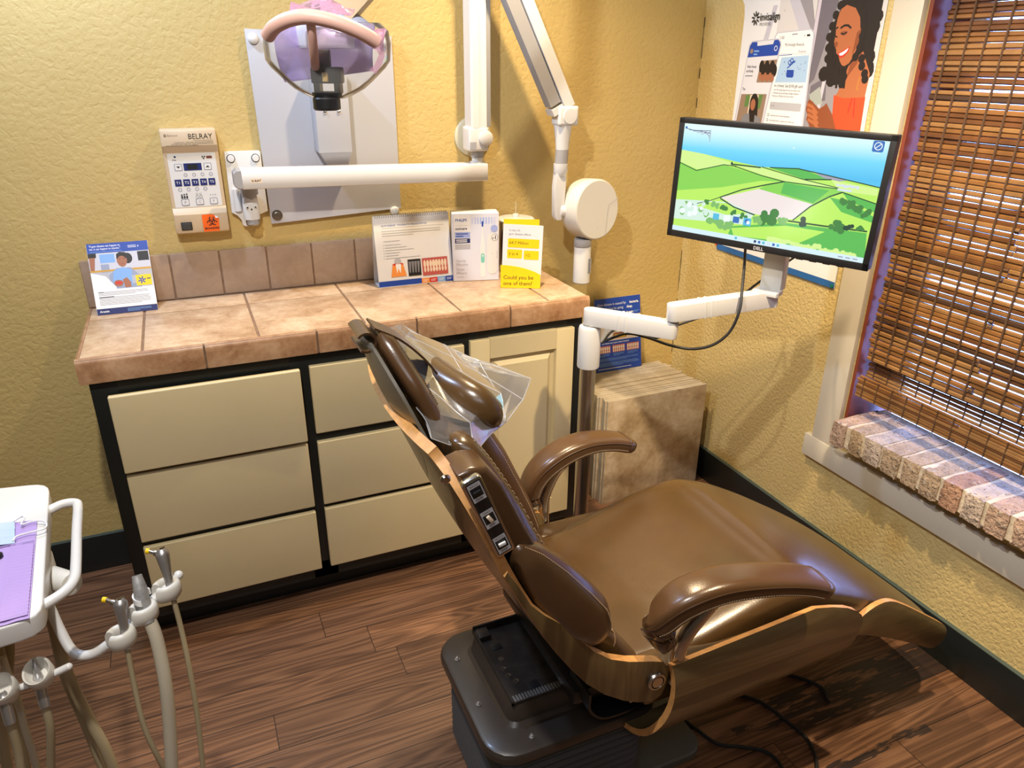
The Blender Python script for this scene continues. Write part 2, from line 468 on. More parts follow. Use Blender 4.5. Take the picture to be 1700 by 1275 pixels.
# baseboards with their paler cap line
def baseboard(name, a, b, capa, capb):
    o = struct(MB().b2(a, b, M_base, bev=.002).build(name))
    MB().b2(capa, capb, M_base_top).build('cap_line', o)
    return o
baseboard('baseboard_back', (RX0, -.0153, 0), (-2.19, 0, .136), (RX0, -.0150, .136), (-2.19, 0, .1372))
baseboard('baseboard_right', (-.0153, RY0, 0), (0, -.02, .136), (-.0150, RY0, .136), (0, -.02, .1372))
baseboard('baseboard_corner', (-.70, -.0153, 0), (-.0155, 0, .136), (-.70, -.0150, .136), (-.0155, 0, .1372))
crk = MB(); pts = [V((-.0012 + random.uniform(-.001, .0006), -.0012 + random.uniform(-.001, .0006), .47 + 2.1 * k / 60)) for k in range(61)]
for k in range(0, 60):
    if random.random() < .72: crk.tube(pts[k:k + 2], random.uniform(.0005, .0016), M_rubberish, seg=5)
struct(crk.build('wall_corner_crack'))
# window casing and apron
cr = MB(); cr.b2((-.0195, -.861, .4669), (0, -.958, 2.42), M_trim, bev=.002)
struct(cr.build('trim_1'))
ap = MB(); ap.b2((-.0215, -.8313, .3885), (0, -2.42, .4669), M_trim, bev=.002)
struct(ap.build('trim_2'))
struct(MB().b2((-.0195, WY1 - .005, .4669), (0, WY1 - .1, 2.42), M_trim, bev=.002).build('trim_3'))
struct(MB().b2((-.0195, WY1 - .005, WZ1 - .02), (0, -.958, 2.42), M_trim, bev=.002).build('trim_4'))
# window with painted jambs, wooden sash, glass and a brick sill
win = bpy.data.objects.new('window_1', None); COL.objects.link(win); struct(win)
j = MB()
j.b2((-.003, WY0, .52), (.2, WY0 - .012, WZ1), M_jamb).b2((-.003, WY1, .52), (.2, WY1 + .012, WZ1), M_jamb).b2((-.003, WY1, WZ1 - .012), (.2, WY0, WZ1), M_jamb)
j.build('jamb', win)
fr = MB()
for a, b in (((.145, WY0 - .012, .6), (.185, WY0 - .06, 2.3)), ((.145, WY1 + .012, .6), (.185, WY1 + .06, 2.3)), ((.145, WY1 + .06, .595), (.185, WY0 - .06, .612)), ((.145, WY1 + .06, 2.25), (.185, WY0 - .06, 2.3)), ((.15, -1.585, .65), (.18, -1.625, 2.25))):
    fr.b2(a, b, M_trim, bev=.002)
fr.build('window_frame', win)
MB().b2((.163, WY1 + .06, .612), (.167, WY0 - .06, 2.25), M_glass).build('pane', win)
def brick_mat(name, c, v):
    m = bpy.data.materials.new(name); m.use_nodes = True; t = NT(m); co = t.coord()
    f = t.noise(co, 22, 6, .65); f2 = t.noise(co, 70, 4, .6)
    lo = tuple(k * .62 for k in c) + (1,); hi = tuple(min(1, k * 1.25) for k in c) + (1,)
    base = t.ramp(f, [(.28, lo), (.5, (*c, 1)), (.72, hi)])
    pit = t.math('LESS_THAN', t.noise(co, 130, 2), .36); base = t.mix(t.math('MULTIPLY', pit, .75), base, (.05, .03, .02, 1))
    base = t.mix(t.math('MULTIPLY', t.math('GREATER_THAN', f2, .62), .5), base, (.62, .55, .45, 1))
    t.link(base, t.bsdf.inputs['Base Color']); t.bsdf.inputs['Roughness'].default_value = .9
    t.bump(t.math('ADD', t.math('MULTIPLY', f, .6), t.math('MULTIPLY', f2, .8)), 1.0, .016)
    return m
BR = [brick_mat('pinkish_brick', (.46, .31, .22), 1), brick_mat('tan_brick', (.46, .33, .21), 1), brick_mat('red_brick', (.42, .24, .15), 1), brick_mat('whitewashed_brick', (.54, .43, .34), 1)]
M_mortar = mat('sandy_mortar', (.60, .50, .36, 1), .95, var=.2, vscale=30, bump=.5, bscale=80, bdist=.006)
def jitter(bm, amp):
    for v in bm.verts: v.co += V((random.uniform(-1, 1), random.uniform(-1, 1), random.uniform(-1, 1))) * amp
bs = MB()
bs.b2((-.0745, WY1 + .02, .526), (.14, -.994, .5962), M_mortar)
y = -.990; k = 0
while y > WY1 + .05:
    wd = random.uniform(.052, .060)
    tb = bmesh.new(); bmesh.ops.create_cube(tb, size=1)
    bmesh.ops.subdivide_edges(tb, edges=tb.edges[:], cuts=3, use_grid_fill=True)
    tb.transform(Matrix.Diagonal((.20, wd, .082, 1)))
    for v in tb.verts:   # worn arrises
        d = [abs(v.co.x) / .1, abs(v.co.y) / (wd / 2), abs(v.co.z) / .041]
        n = sum(1 for q in d if q > .98)
        if n >= 2: v.co *= .965
    jitter(tb, .0024)
    tb.transform(Matrix.Translation((.1 - .08 + random.uniform(-.004, .004), y - wd / 2, .559 + random.uniform(-.0015, .0015))))
    i = bs.mi(random.choice(BR if k != 6 else [BR[2]]) if k not in (0, 3, 7) else BR[(0, 1, 2, 1, 0, 3, 2, 3)[k]])
    for f in tb.faces: f.material_index = i
    bs.merge(tb)
    y -= wd + .010; k += 1
bs.build('brick_sill', win, angle=60)

# ------------------------------------------------------------------ woven bamboo blind
BAM = [mat('bamboo_honey', (.225, .102, .032, 1), .4, var=.25, vscale=14), mat('bamboo_straw', (.265, .137, .050, 1), .42, var=.2, vscale=14),
       mat('bamboo_toffee', (.135, .054, .019, 1), .4, var=.3, vscale=14), mat('bamboo_dark', (.06, .028, .014, 1), .5)]
M_twine = mat('brown_twine', (.085, .042, .020, 1), .8)
blind = thing('bamboo_blind', 'woven bamboo blind with dark twine hanging in the brick-silled window', 'blind', (0.02, -1.0, .67))
BO = V((.02, -1.0, .67))
BY0, BY1 = -.987, -2.215
def bx(z): return .010 + .038 * (z - .67) / 1.13
def slats(mb, z0, z1, xoff, pitch=.0138, r=.0080):
    z = z0
    while z < z1:
        y = BY0 + random.uniform(-.006, .004)
        while y > BY1:
            L = random.choice((.35, .6, .9, 1.3)); ye = max(y - L, BY1 + random.uniform(-.004, .006))
            if ye < BY1 + .06: ye = BY1 + random.uniform(-.004, .006)
            rr = r * random.uniform(.72, 1.05); x = bx(z) + xoff + random.uniform(-.0015, .0015); dz = random.uniform(-.0012, .0012)
            m = random.choices(BAM, (5, 5, 4, .6))[0]
            mb.tube([V((x, y, z + dz)) - BO, V((x + random.uniform(-.001, .001), (y + ye) / 2, z + random.uniform(-.001, .001))) - BO, V((x, ye, z + random.uniform(-.0015, .0015))) - BO], rr, m, seg=6)
            if random.random() < .5:   # dark node at a joint
                mb.cyl(V((x, ye + .012, z)) - BO, V((x, ye, z)) - BO, rr * 1.06, BAM[3], seg=6)
            y = ye - .002
        z += pitch * random.uniform(.85, 1.15)
mb = MB(); slats(mb, .80, 2.25, 0.0); mb.build('slat_panel', blind, angle=50)
mb = MB(); slats(mb, .735, .80, .022, .0115, .0068); mb.build('slat_fold', blind, angle=50)
mb = MB(); slats(mb, .677, .742, -.012, .0090, .0062); mb.build('bottom_fold', blind, angle=50)
mb = MB()
y = BY0 - .025
while y > BY1:
    for q in (0,):
        mb.tube([V((bx(z) - .0075, y + q, z)) - BO for z in (.80, 1.2, 1.7, 2.24)], .0034, M_twine, seg=5)
        mb.tube([V((bx(z) - .018, y + q, z)) - BO for z in (.674, .742)], .0022, M_twine, seg=5)
        mb.tube([V((bx(z) + .0165, y + q, z)) - BO for z in (.735, .80)], .0022, M_twine, seg=5)
    y -= .052
mb.build('twine', blind)
MB().b2(V((.03, BY0, 2.235)) - BO, V((.075, BY1, 2.30)) - BO, BAM[2], bev=.004).build('headrail', blind)

# ------------------------------------------------------------------ cabinet under the counter
CT, CTH = .94, .067      # counter top height, edge height
CX0, CX1, CD = -2.2047, -.7076, .4893
cab = thing('base_cabinet', 'black framed base cabinet with cream drawers and door under tiled counter', 'cabinet', (-1.455, -.24, 0))
CO = V((-1.455, -.24, 0))
def L2(p): return V(p) - CO
b = MB()
b.b2(L2((-2.184, -.452, .088)), L2((-.7254, -.004, CT - CTH)), M_blackpaint)
b.b2(L2((-2.184, -.405, 0)), L2((-.7254, -.004, .088)), M_blackpaint)
b.build('carcass', cab)
ff = MB()
yf0, yf1 = -.4705, -.452
for x0, x1 in ((-2.184, -2.120), (-1.678, -1.600), (-1.170, -1.108), (-.783, -.7254)):
    ff.b2(L2((x0, yf0, .088)), L2((x1, yf1, CT - CTH)), M_blackpaint, bev=.001)
for x0, x1, z0, z1 in ((-2.12, -1.678, .828, .873), (-1.60, -1.17, .828, .873), (-1.108, -.783, .828, .873), (-2.12, -.783, .088, .148), (-2.12, -1.678, .575, .620), (-2.12, -1.678, .335, .382), (-1.6, -1.17, .575, .625), (-1.6, -1.17, .335, .382)):
    ff.b2(L2((x0, yf0, z0)), L2((x1, yf1, z1)), M_blackpaint)
ff.build('face_frame', cab)
def drawer(x0, x1, z0, z1, out=0.0):
    d = MB(); d.b2(L2((x0, -.4893 - out, z0)), L2((x1, -.4708 - out, z1)), M_cream, bev=.004, seg=3)
    if out:
        d.b2(L2((x0 + .02, -.4708 - out, z0 + .015)), L2((x1 - .02, -.46, z1 - .03)), M_blackpaint)
    return d.build('drawer', cab)
drawer(-2.145, -1.6535, .6045, .8345, .014)
drawer(-2.145, -1.6535, .369, .5895)
drawer(-2.145, -1.6535, .1328, .350)
drawer(-1.6255, -1.1504, .6174, .8345)
drawer(-1.6255, -1.1504, .3687, .5883)
drawer(-1.6255, -1.1504, .1330, .3525)
# raised panel door
dx0, dx1, dz0, dz1 = -1.1303, -.7622, .133, .842
d = MB()
sw = .066
d.b2(L2((dx0, -.4893, dz0)), L2((dx0 + sw, -.4708, dz1)), M_cream, bev=.003)
d.b2(L2((dx1 - sw, -.4893, dz0)), L2((dx1, -.4708, dz1)), M_cream, bev=.003)
d.b2(L2((dx0 + sw, -.4893, dz1 - sw)), L2((dx1 - sw, -.4708, dz1)), M_cream)
d.b2(L2((dx0 + sw, -.4893, dz0)), L2((dx1 - sw, -.4708, dz0 + sw)), M_cream)
d.build('door', cab)
px0, px1, pz0, pz1 = dx0 + sw, dx1 - sw, dz0 + sw, dz1 - sw
p = MB()
def rr(x0, x1, z0, z1, y): return [L2((x0, y, z0)), L2((x1, y, z0)), L2((x1, y, z1)), L2((x0, y, z1))]
p.loft([rr(px0, px1, pz0, pz1, -.4893), rr(px0 + .004, px1 - .004, pz0 + .004, pz1 - .004, -.4770), rr(px0 + .016, px1 - .016, pz0 + .016, pz1 - .016, -.4755), rr(px0 + .030, px1 - .030, pz0 + .030, pz1 - .030, -.4885), rr((px0 + px1) / 2 - .02, (px0 + px1) / 2 + .02, (pz0 + pz1) / 2 - .1, (pz0 + pz1) / 2 + .1, -.4886)], M_cream, cap=False)
p.b2(L2(((px0 + px1) / 2 - .02, -.4886, (pz0 + pz1) / 2 - .1)), L2(((px0 + px1) / 2 + .02, -.480, (pz0 + pz1) / 2 + .1)), M_cream)
p.build('raised_panel', [c for c in cab.children if c.name.startswith('door')][0], angle=15)

# ------------------------------------------------------------------ tiled worktop with backsplash
top = thing('tiled_worktop', 'sandy ceramic tiled counter with low tiled backsplash over cream drawers', 'countertop', (-1.455, -.24, CT - CTH))
TO = V((-1.455, -.24, CT - CTH))
def T2(p): return V(p) - TO
t = MB()
t.b2(T2((CX0 + .004, -CD + .004, CT - CTH)), T2((CX1 - .004, -.002, CT - .0022)), M_grout)
t.build('grout_bed', top)
xs = [CX0 + .010, -2.0445, -1.749, -1.4505, -1.152, -.853, CX1 - .002]
ys = [-CD + .017, -.147, -.0165]
t = MB(); g = .0035
for x0, x1 in zip(xs[:-1], xs[1:]):
    for y0, y1 in zip(ys[:-1], ys[1:]):
        t.b2(T2((x0 + g, y0 + (g if y0 > -.3 else .001), CT - .011)), T2((x1 - g, y1 - g, CT)), M_tile, bev=.0022)
t.build('top_tile_field', top)
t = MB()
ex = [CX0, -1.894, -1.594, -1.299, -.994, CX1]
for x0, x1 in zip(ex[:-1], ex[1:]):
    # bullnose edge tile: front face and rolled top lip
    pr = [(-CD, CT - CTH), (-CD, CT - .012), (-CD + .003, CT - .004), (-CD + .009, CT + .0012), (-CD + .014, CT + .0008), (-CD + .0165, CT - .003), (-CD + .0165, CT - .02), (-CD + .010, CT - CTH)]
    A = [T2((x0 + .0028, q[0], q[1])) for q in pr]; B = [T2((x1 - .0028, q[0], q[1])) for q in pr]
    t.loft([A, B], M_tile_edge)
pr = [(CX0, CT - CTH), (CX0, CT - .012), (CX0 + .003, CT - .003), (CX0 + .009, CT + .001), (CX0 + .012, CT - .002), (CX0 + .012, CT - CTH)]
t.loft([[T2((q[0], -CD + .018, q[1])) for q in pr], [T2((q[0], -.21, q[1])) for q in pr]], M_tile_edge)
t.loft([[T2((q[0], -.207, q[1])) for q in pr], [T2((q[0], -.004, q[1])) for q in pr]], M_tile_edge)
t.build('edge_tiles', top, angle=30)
t = MB()
bxs = [CX0 + .002, -2.098, -1.953, -1.8065, -1.6615, -1.5165, -1.3715, -1.226, -1.08, -.934, -.79]
t.b2(T2((CX0 + .004, -.0125, CT - .002)), T2((-.792, -.001, CT + .142)), M_grout)
for x0, x1 in zip(bxs[:-1], bxs[1:]):
    t.b2(T2((x0 + .0025, -.0155, CT + .002)), T2((x1 - .0025, -.002, CT + .146)), M_tile_back, bev=.003)
t.build('backsplash', top)
# ------------------------------------------------------------------ panel and bracket on the back wall
def wf(x, y, z): return frame((x, y, z), (1, 0, 0), (0, 0, 1))          # artwork frame on the back wall, facing the room
pl = thing('mounting_panel', 'large pale grey wall panel with four round caps behind the dental light', 'wall panel', (-1.42, -.012, 1.157))
PO = V((-1.42, -.012, 1.157))
MB().prism([(-.2245, .571), (-.2145, .001), (.2175, .024), (.2155, .558)], .007, M_plate, frame((0, 0, 0), (1, 0, 0), (0, 0, 1)), bev=.001).build('panel_sheet', pl)
for cx, cz in ((-1.623, 1.7017), (-1.2264, 1.173), (-1.225, 1.70)):
    MB().lathe([(0, 0), (.0155, 0), (.0155, .006), (.011, .013), (.005, .0155), (0, .016)], M_white, 20, frame((cx + 1.42, -.007, cz - 1.157), (1, 0, 0), (0, 0, 1))).build('bolt_cap', pl)
note(MB().lathe([(0, 0), (.017, 0), (.017, .004), (.010, .0045), (.009, .011), (0, .012)], M_steel, 20, frame((-1.6142 + 1.42, -.007, 1.1855 - 1.157), (1, 0, 0), (0, 0, 1))).build('bolt_cap', pl), 'bare steel bolt with its cap missing')
bx_ = MB()
X0, X1 = -1.475 + 1.42, -1.372 + 1.42
bx_.b2((X0, -.088, 1.38 - PO.z), (X1, -.0085, 1.62 - PO.z), M_plate, bev=.002)
A = [V((X0 + .003, -.086, 1.381 - PO.z)), V((X1 - .003, -.086, 1.381 - PO.z)), V((X1 - .003, -.009, 1.381 - PO.z)), V((X0 + .003, -.009, 1.381 - PO.z))]
B = [V((-1.4375 + 1.42, -.030, 1.326 - PO.z)), V((-1.3788 + 1.42, -.030, 1.326 - PO.z)), V((-1.3788 + 1.42, -.009, 1.326 - PO.z)), V((-1.4375 + 1.42, -.009, 1.326 - PO.z))]
bx_.loft([A, B], M_plate)
bo = bx_.build('bracket_box', pl, angle=25)
for sx in (-1.446, -1.404):
    MB().lathe([(0, 0), (.0055, 0), (.0055, .002), (.003, .0045), (0, .005)], M_chrome, 12, frame((sx + 1.42, -.088, 1.5 - PO.z), (1, 0, 0), (0, 0, 1))).build('screw', bo)

tag(MB().lathe([(0, 0), (.066, 0), (.066, .006), (.060, .0105), (0, .012)], mat('cream_cap_plastic', (.62, .58, .42, 1), .4), 40, wf(-.931, -.0005, 1.406)).build('wall_cover_disc'), 'cream round cover disc on the yellow wall behind the upright arm', 'wall cover')

# ------------------------------------------------------------------ x-ray control box
xc = thing('xray_control_box', 'beige wall control box with white keypad and orange sticker', 'control box', (-1.842, 0, 1.152))
XO = V((-1.842, 0, 1.152))
M_beige = mat('beige_housing_plastic', (.60, .46, .30, 1), .42)
prof = [(-.001, 0), (-.044, 0), (-.050, .003), (-.052, .008), (-.052, .058), (-.049, .064), (-.037, .076), (-.037, .238), (-.049, .254), (-.052, .259), (-.052, .297), (-.050, .302), (-.044, .305), (-.001, .305)]
rings = []
for k, (x, s) in enumerate(((-.077, .94), (-.0755, .98), (-.072, 1.0), (.072, 1.0), (.0755, .98), (.077, .94))):
    rings.append([V((x, q[0] * s if q[0] < -.03 else q[0], .1525 + (q[1] - .1525) * (.985 + .015 * (s - .94) / .06))) for q in prof])
hs = MB().loft(rings, M_beige).build('housing', xc, angle=24)
a = Art(); W2 = .067
a.rrect(-W2, .078, W2, .236, .003, M_white)
a.build('keypad_sheet', xc, frame((0, -.0372, 0), (1, 0, 0), (0, 0, 1)))
a = Art(); a.z = .0006
a.text('~', -.055, .212, .02, K_navy); a.circ(-.046, .226, .003, K_navy)
a.circ(.030, .2245, .0022, K_black); a.circ(.036, .2245, .0022, K_black); a.circ(.033, .2195, .0022, K_black)
a.rect(.041, .219, .057, .2265, mat('smoked_red_lens', srgb(120, 70, 62), .3))
for cx, d in ((-.041, -1), (.041, 1)):
    a.rrect(cx - .0105, .186, cx + .0105, .206, .002, K_navy); a.rrect(cx - .0095, .187, cx + .0095, .205, .002, M_white)
    a.poly([(cx - .006, .196 - d * .003), (cx + .006, .196 - d * .003), (cx, .196 + d * .003)], K_black)
a.rect(-.026, .186, .024, .207, K_navy); a.rect(-.016, .189, .013, .204, K_black)
for k in range(5):
    cx = -.048 + .0237 * k
    a.rect(cx - .0095, .141, cx + .0095, .161, K_navy); a.text('T%d' % (k + 1), cx, .1475, .011, K_white, 'CENTER')
    if k > 0: a.ring(cx, .1735, .0045, .0009, K_navy, 10); 
    if k < 4: a.ring(cx + .002, .131, .0048, .0009, K_navy, 10)
for cx, tx in ((-.037, 'P'), (.004, 'C'), (.044, 'F')):
    a.rrect(cx - .0105, .084, cx + .0105, .102, .002, K_navy); a.rrect(cx - .0095, .085, cx + .0095, .101, .002, M_white)
    a.text(tx, cx, .0895, .010, K_navy, 'CENTER')
for k in range(3):
    a.circ(-.044 + .007 * k, .1155 + .001 * k, .0022, K_black); a.rect(-.0462 + .007 * k, .105, -.0418 + .007 * k, .1125, K_black)
    a.circ(.037 + .007 * k, .112, .0012, K_navy)
for k in range(2):
    a.ring(-.001 + .010 * k, .1085, .004, .0008, K_gray, 10); a.ring(-.001 + .010 * k, .1165, .0026, .0008, K_gray, 10)
a.build('keypad_print', xc, frame((0, -.0372, 0), (1, 0, 0), (0, 0, 1)))
a = Art()
a.text('BELRAY', .066, .277, .0215, K_black, 'RIGHT', .92); a.rect(.012, .2725, .066, .2732, K_black)
a.rrect(-.066, .285, -.060, .2915, .001, K_black); a.rect(-.0645, .2865, -.0615, .29, M_beige); a.text('Belmont', -.0575, .2855, .0085, K_taupe)
a.text('W A R N I N G :  THIS X-RAY UNIT MAY BE DANGEROUS', .0665, .2665, .0046, K_black, 'RIGHT', .92)
a.text('TO PATIENT AND OPERATOR UNLESS SAFE EXPOSURE FACTORS', .0665, .2620, .0046, K_black, 'RIGHT', .86)
a.text('AND OPERATING INSTRUCTIONS ARE OBSERVED', -.0645, .2576, .0046, K_black, 'LEFT', .86)
a.build('housing_print', xc, frame((0, -.0523, 0), (1, 0, 0), (0, 0, 1)))
sw_ = MB(); sw_.b2((-.060, -.0555, .012), (-.029, -.050, .036), M_black, bev=.001); sw_.box((-.0445, -.0570, .024), (.026, .004, .019), mat('grey_rocker', (.05, .055, .06, 1), .4), rot=(.18, 0, 0), bev=.001)
sw_.build('rocker_switch', xc)
a = Art()
a.poly([(0, .052), (0, .0), (.046, .0), (.048, .041), (.038, .049), (.026, .0535)], ink('ink_hazard_orange', 248, 105, 25))
cx, cy = .027, .0305
for k in range(3):
    an = PI / 2 + k * 2 * PI / 3
    a.ring(cx + .0078 * math.cos(an), cy + .0078 * math.sin(an), .0068, .0026, K_black, 16, an + .6, an + 2 * PI - .6)
a.ring(cx, cy, .0072, .0018, K_black, 20)
a.text('BIOHAZARD', .0255, .0075, .0078, K_black, 'CENTER', .95, .0003)
st = a.build('biohazard_sticker', xc, frame((.002, -.0526, .003), (1, 0, 0), (0, 0, 1)))
note(st, 'orange biohazard sticker with a peeling corner')
MB().loft([[V((.040, -.0532, .052)), V((.050, -.0532, .044)), V((.041, -.0560, .044))], [V((.0402, -.0528, .052)), V((.0502, -.0528, .044)), V((.0412, -.0556, .044))]], M_paper).build('peeled_corner', st)

# ------------------------------------------------------------------ x-ray machine: wall bracket, folding arm, tube head
xm = thing('xray_machine', 'white wall-mounted dental x-ray unit with folding arm and round tube head', 'x-ray machine', (-1.695, 0, 1.157))
MO = V((-1.695, 0, 1.157))
def M2(p): return V(p) - MO
b = MB()
b.prism([(-1.7474 + 1.695, .229), (-1.7504 + 1.695, .046), (-.040, .036), (-.030, .022), (-.026, .004), (-.020, 0), (.018, 0), (.022, .004), (.026, .034), (.054, .044), (.053, .226), (.050, .229)], .022, M_white, frame((0, -.0005, 0), (1, 0, 0), (0, 0, 1)), bev=.0015)
b.tube([V((-.034, -.024, .050)), V((-.034, -.024, .118))], .011, M_white, seg=14)
wb = b.build('wall_bracket', xm, angle=30)
for cx, cz in ((-1.7311, 1.3661), (-1.6586, 1.3651), (-1.6988, 1.1697)):
    m = MB(); m.lathe([(0, 0), (.0125, 0), (.0125, .002), (0, .002)], M_black, 24, frame((cx - MO.x, -.0222, cz - MO.z), (1, 0, 0), (0, 0, 1)))
    m.lathe([(0, .001), (.0105, .001), (.0105, .006), (.009, .008), (0, .0085)], M_white, 24, frame((cx - MO.x, -.0222, cz - MO.z), (1, 0, 0), (0, 0, 1)))
    m.build('screw_cap', wb)
m = MB(); m.cyl(M2((-1.693, -.060, 1.262)), M2((-1.693, -.060, 1.29)), .026, M_gray, seg=28)
m.cyl(M2((-1.693, -.060, 1.172)), M2((-1.693, -.060, 1.264)), .019, M_gray, seg=24)
m.b2(M2((-1.715, -.060, 1.19)), M2((-1.671, -.018, 1.26)), M_white, bev=.004)
m.build('pivot_post', xm)
rings = []
for z, r in ((1.186, .0235), (1.19, .0245), (1.222, .0245), (1.238, .0235), (1.25, .0205), (1.26, .0150), (1.266, .008), (1.268, .002)):
    yo = -.066 - (.0 if z < 1.23 else 0)
    rings.append([M2((-1.6945 + r * math.cos(2 * PI * k / 24), yo + min(0.012, r * .72 * math.sin(2 * PI * k / 24)) + .002, z)) for k in range(24)])
cov = MB().loft(rings, M_white).build('pivot_cover', xm)
for ex in (-.012, .0115):
    m = MB(); m.sphere(M2((-1.6945 + ex, -.0815, 1.2265)), .0058, M_white, scale=(1, .45, 1)); m.sphere(M2((-1.6945 + ex + .0006, -.0838, 1.2258)), .0026, M_black, scale=(1, .5, 1)); m.build('wobbly_eye', cov)
MB().sphere(M2((-1.6945, -.0828, 1.2195)), .0026, M_black, scale=(1, .5, 1)).build('black_dot', cov)
# horizontal arm
h = MB()
def bar(x, z, w2=.030): return [M2((x, -.150, z - w2 + .003)), M2((x, -.147, z - w2)), M2((x, -.093, z - w2)), M2((x, -.090, z - w2 + .003)), M2((x, -.090, z + w2 - .003)), M2((x, -.093, z + w2)), M2((x, -.146, z + w2)), M2((x, -.150, z + w2 - .004))]
h.loft([bar(-1.716, 1.319, .029), bar(-.933, 1.3035, .0275)], M_white)
ha = h.build('horizontal_arm', xm, angle=50)
m = MB(); m.loft([bar(-1.7155, 1.319, .0285), bar(-1.728, 1.3192, .028), bar(-1.738, 1.3192, .020)], M_gray); m.build('end_cap', ha, angle=25)
a = Art(); a.rect(-.0165, -.0065, .0165, .0065, K_cream); a.text('X-RAY', 0, -.0035, .0095, K_black, 'CENTER', 1.0, .0003)
a.build('arm_label', ha, wf(-1.676 - MO.x, -.1502, 1.314 - MO.z))
# knuckle and upright arm
m = MB(); m.cyl(M2((-.958, -.118, 1.330)), M2((-.958, -.118, 1.352)), .019, M_white, seg=24); m.b2(M2((-.978, -.136, 1.328)), M2((-.936, -.098, 1.337)), M_white, bev=.003)
m.b2(M2((-.998, -.152, 1.372)), M2((-.930, -.085, 1.448)), M_white, bev=.008, seg=3)
m.cyl(M2((-.958, -.118, 1.350)), M2((-.958, -.118, 1.374)), .022, M_gray, seg=24)
kn = m.build('knuckle', xm)
m = MB(); m.lathe([(0, 0), (.024, 0), (.024, .004), (.022, .0055), (0, .006)], M_white, 28, frame(M2((-.9405, -.1525, 1.413)), (1, 0, 0), (0, 0, 1))); m.build('knuckle_disc', kn)
a = Art(); a.rect(-.014, -.010, .010, .014, K_lgray); a.greek(-.012, .011, .008, K_gray, 5, .0048, .0014, .8); a.build('rating_label', kn, wf(-.983 - MO.x, -.1523, 1.388 - MO.z))
m = MB(); m.loft([[M2((x, y, z)) for x, y in ((-.988, -.150), (-.9365, -.150), (-.9345, -.148), (-.9345, -.088), (-.988, -.088), (-.990, -.09), (-.990, -.148))] for z in (1.445, 2.08)], M_white)
m.box(M2((-.9735, -.151, 1.76)), (.020, .002, .63), M_white)
va = m.build('upright_arm', xm, angle=30)
MB().b2(M2((-.934, -.142, 1.447)), M2((-.918, -.092, 2.08)), M_gray, bev=.003).build('cable_cover', va)
# top elbow above the picture and the sloping arm
m = MB(); m.cyl(M2((-.955, -.200, 2.085)), M2((-.955, -.085, 2.085)), .05, M_white, seg=32, bev=.006); m.build('elbow', xm)
p0, p1 = V((-.9475, -.19, 2.03)), V((-.676, -.19, 1.503))
dr = (p1 - p0).normalized(); sd = V((-dr.z, 0, dr.x)) * -1   # towards upper right
if sd.x < 0: sd = -sd
def quad(p, a, b, y0, y1, e=.003): return [M2(p + sd * a + V((0, y0, 0))), M2(p + sd * (b - e) + V((0, y0, 0))), M2(p + sd * b + V((0, y0 + e, 0))), M2(p + sd * b + V((0, y1, 0))), M2(p + sd * a + V((0, y1, 0)))]
m = MB(); m.loft([quad(p0, -.006, .032, -.028, .028), quad(p1, -.006, .032, -.028, .028)], M_white); sa = m.build('sloping_arm', xm, angle=30)
m = MB(); m.loft([quad(p0, -.052, -.007, -.022, .022), quad(p1 - dr * .03, -.050, -.007, -.022, .022)], M_gray); m.build('arm_channel', sa, angle=30)
m = MB(); m.loft([quad(p1 - dr * .022, -.052, -.007, -.026, .026), quad(p1, -.052, -.007, -.026, .026)], M_white); m.build('channel_end', sa, angle=30)
m = MB(); m.b2(M2((-.708, -.222, 1.449)), M2((-.634, -.160, 1.512)), M_white, bev=.010, seg=3)
kn2 = m.build('lower_knuckle', xm)
MB().lathe([(0, 0), (.024, 0), (.024, .004), (0, .005)], M_white, 28, frame(M2((-.668, -.2222, 1.480)), (1, 0, 0), (0, 0, 1))).build('knuckle_disc', kn2)
m = MB(); m.lathe([(.0, 1.45), (.031, 1.45), (.029, 1.435), (.0245, 1.40), (.0225, 1.372), (.0225, 1.372), (.0, 1.372)], M_white, 28, Matrix.Translation(M2((-.677, -.19, 0)))); m.build('neck', xm)
note(MB().cyl(M2((-.680, -.19, 1.325)), M2((-.677, -.19, 1.373)), .0222, M_gray, seg=28).build('neck_ring', xm), 'grey swivel ring')
m = MB(); m.lathe([(0, 1.326), (.0245, 1.326), (.0245, 1.300), (.018, 1.285), (0, 1.285)], M_white, 28, Matrix.Translation(M2((-.681, -.19, 0))))
m.prism([(-.019, 1.30), (.016, 1.30), (.018, 1.27), (.013, 1.16), (.004, 1.135), (-.013, 1.135), (-.022, 1.15), (-.024, 1.25)], .030, M_white, frame(M2((-.682, -.175, 0)), (1, 0, 0), (0, 0, 1)), bev=.004)
m.build('yoke', xm)
MB().cyl(M2((-.680, -.19, 1.167)), M2((-.645, -.195, 1.166)), .024, M_white, seg=24, bev=.003).build('yoke_pivot', xm)
hd = V((-.565, -.195, 1.166)); ax = V((.26, -1, .06)).normalized()
fm = frame(M2(hd), ax.cross(V((0, 0, 1))) * -1, V((0, 0, 1)))
fm = frame(M2(hd), V((1, .26, 0)), V((0, .06, 1)))
m = MB(); m.lathe([(0, -.042), (.090, -.042), (.101, -.036), (.104, -.025), (.105, .036), (.103, .042), (.099, .045), (0, .047)], M_white2, 64, fm)
th = m.build('tube_head', xm, angle=25)
a = Art(); a.z = .0003
a.line([(.096, .030), (.052, .012), (.048, -.004), (.036, -.092)], .0016, K_lgray); a.circ(-.004, -.060, .0012, K_gray)
a.build('seam_line', th, fm @ Matrix.Translation((0, 0, .0472)))
note(MB().lathe([(0, 1.066), (.030, 1.066), (.0315, 1.056), (.0315, 1.040), (.0305, 1.0385), (0, 1.0385)], M_gray, 32, Matrix.Translation(M2((-.5955, -.215, 0)))).build('cone_ring', xm), 'grey collar above the cone')
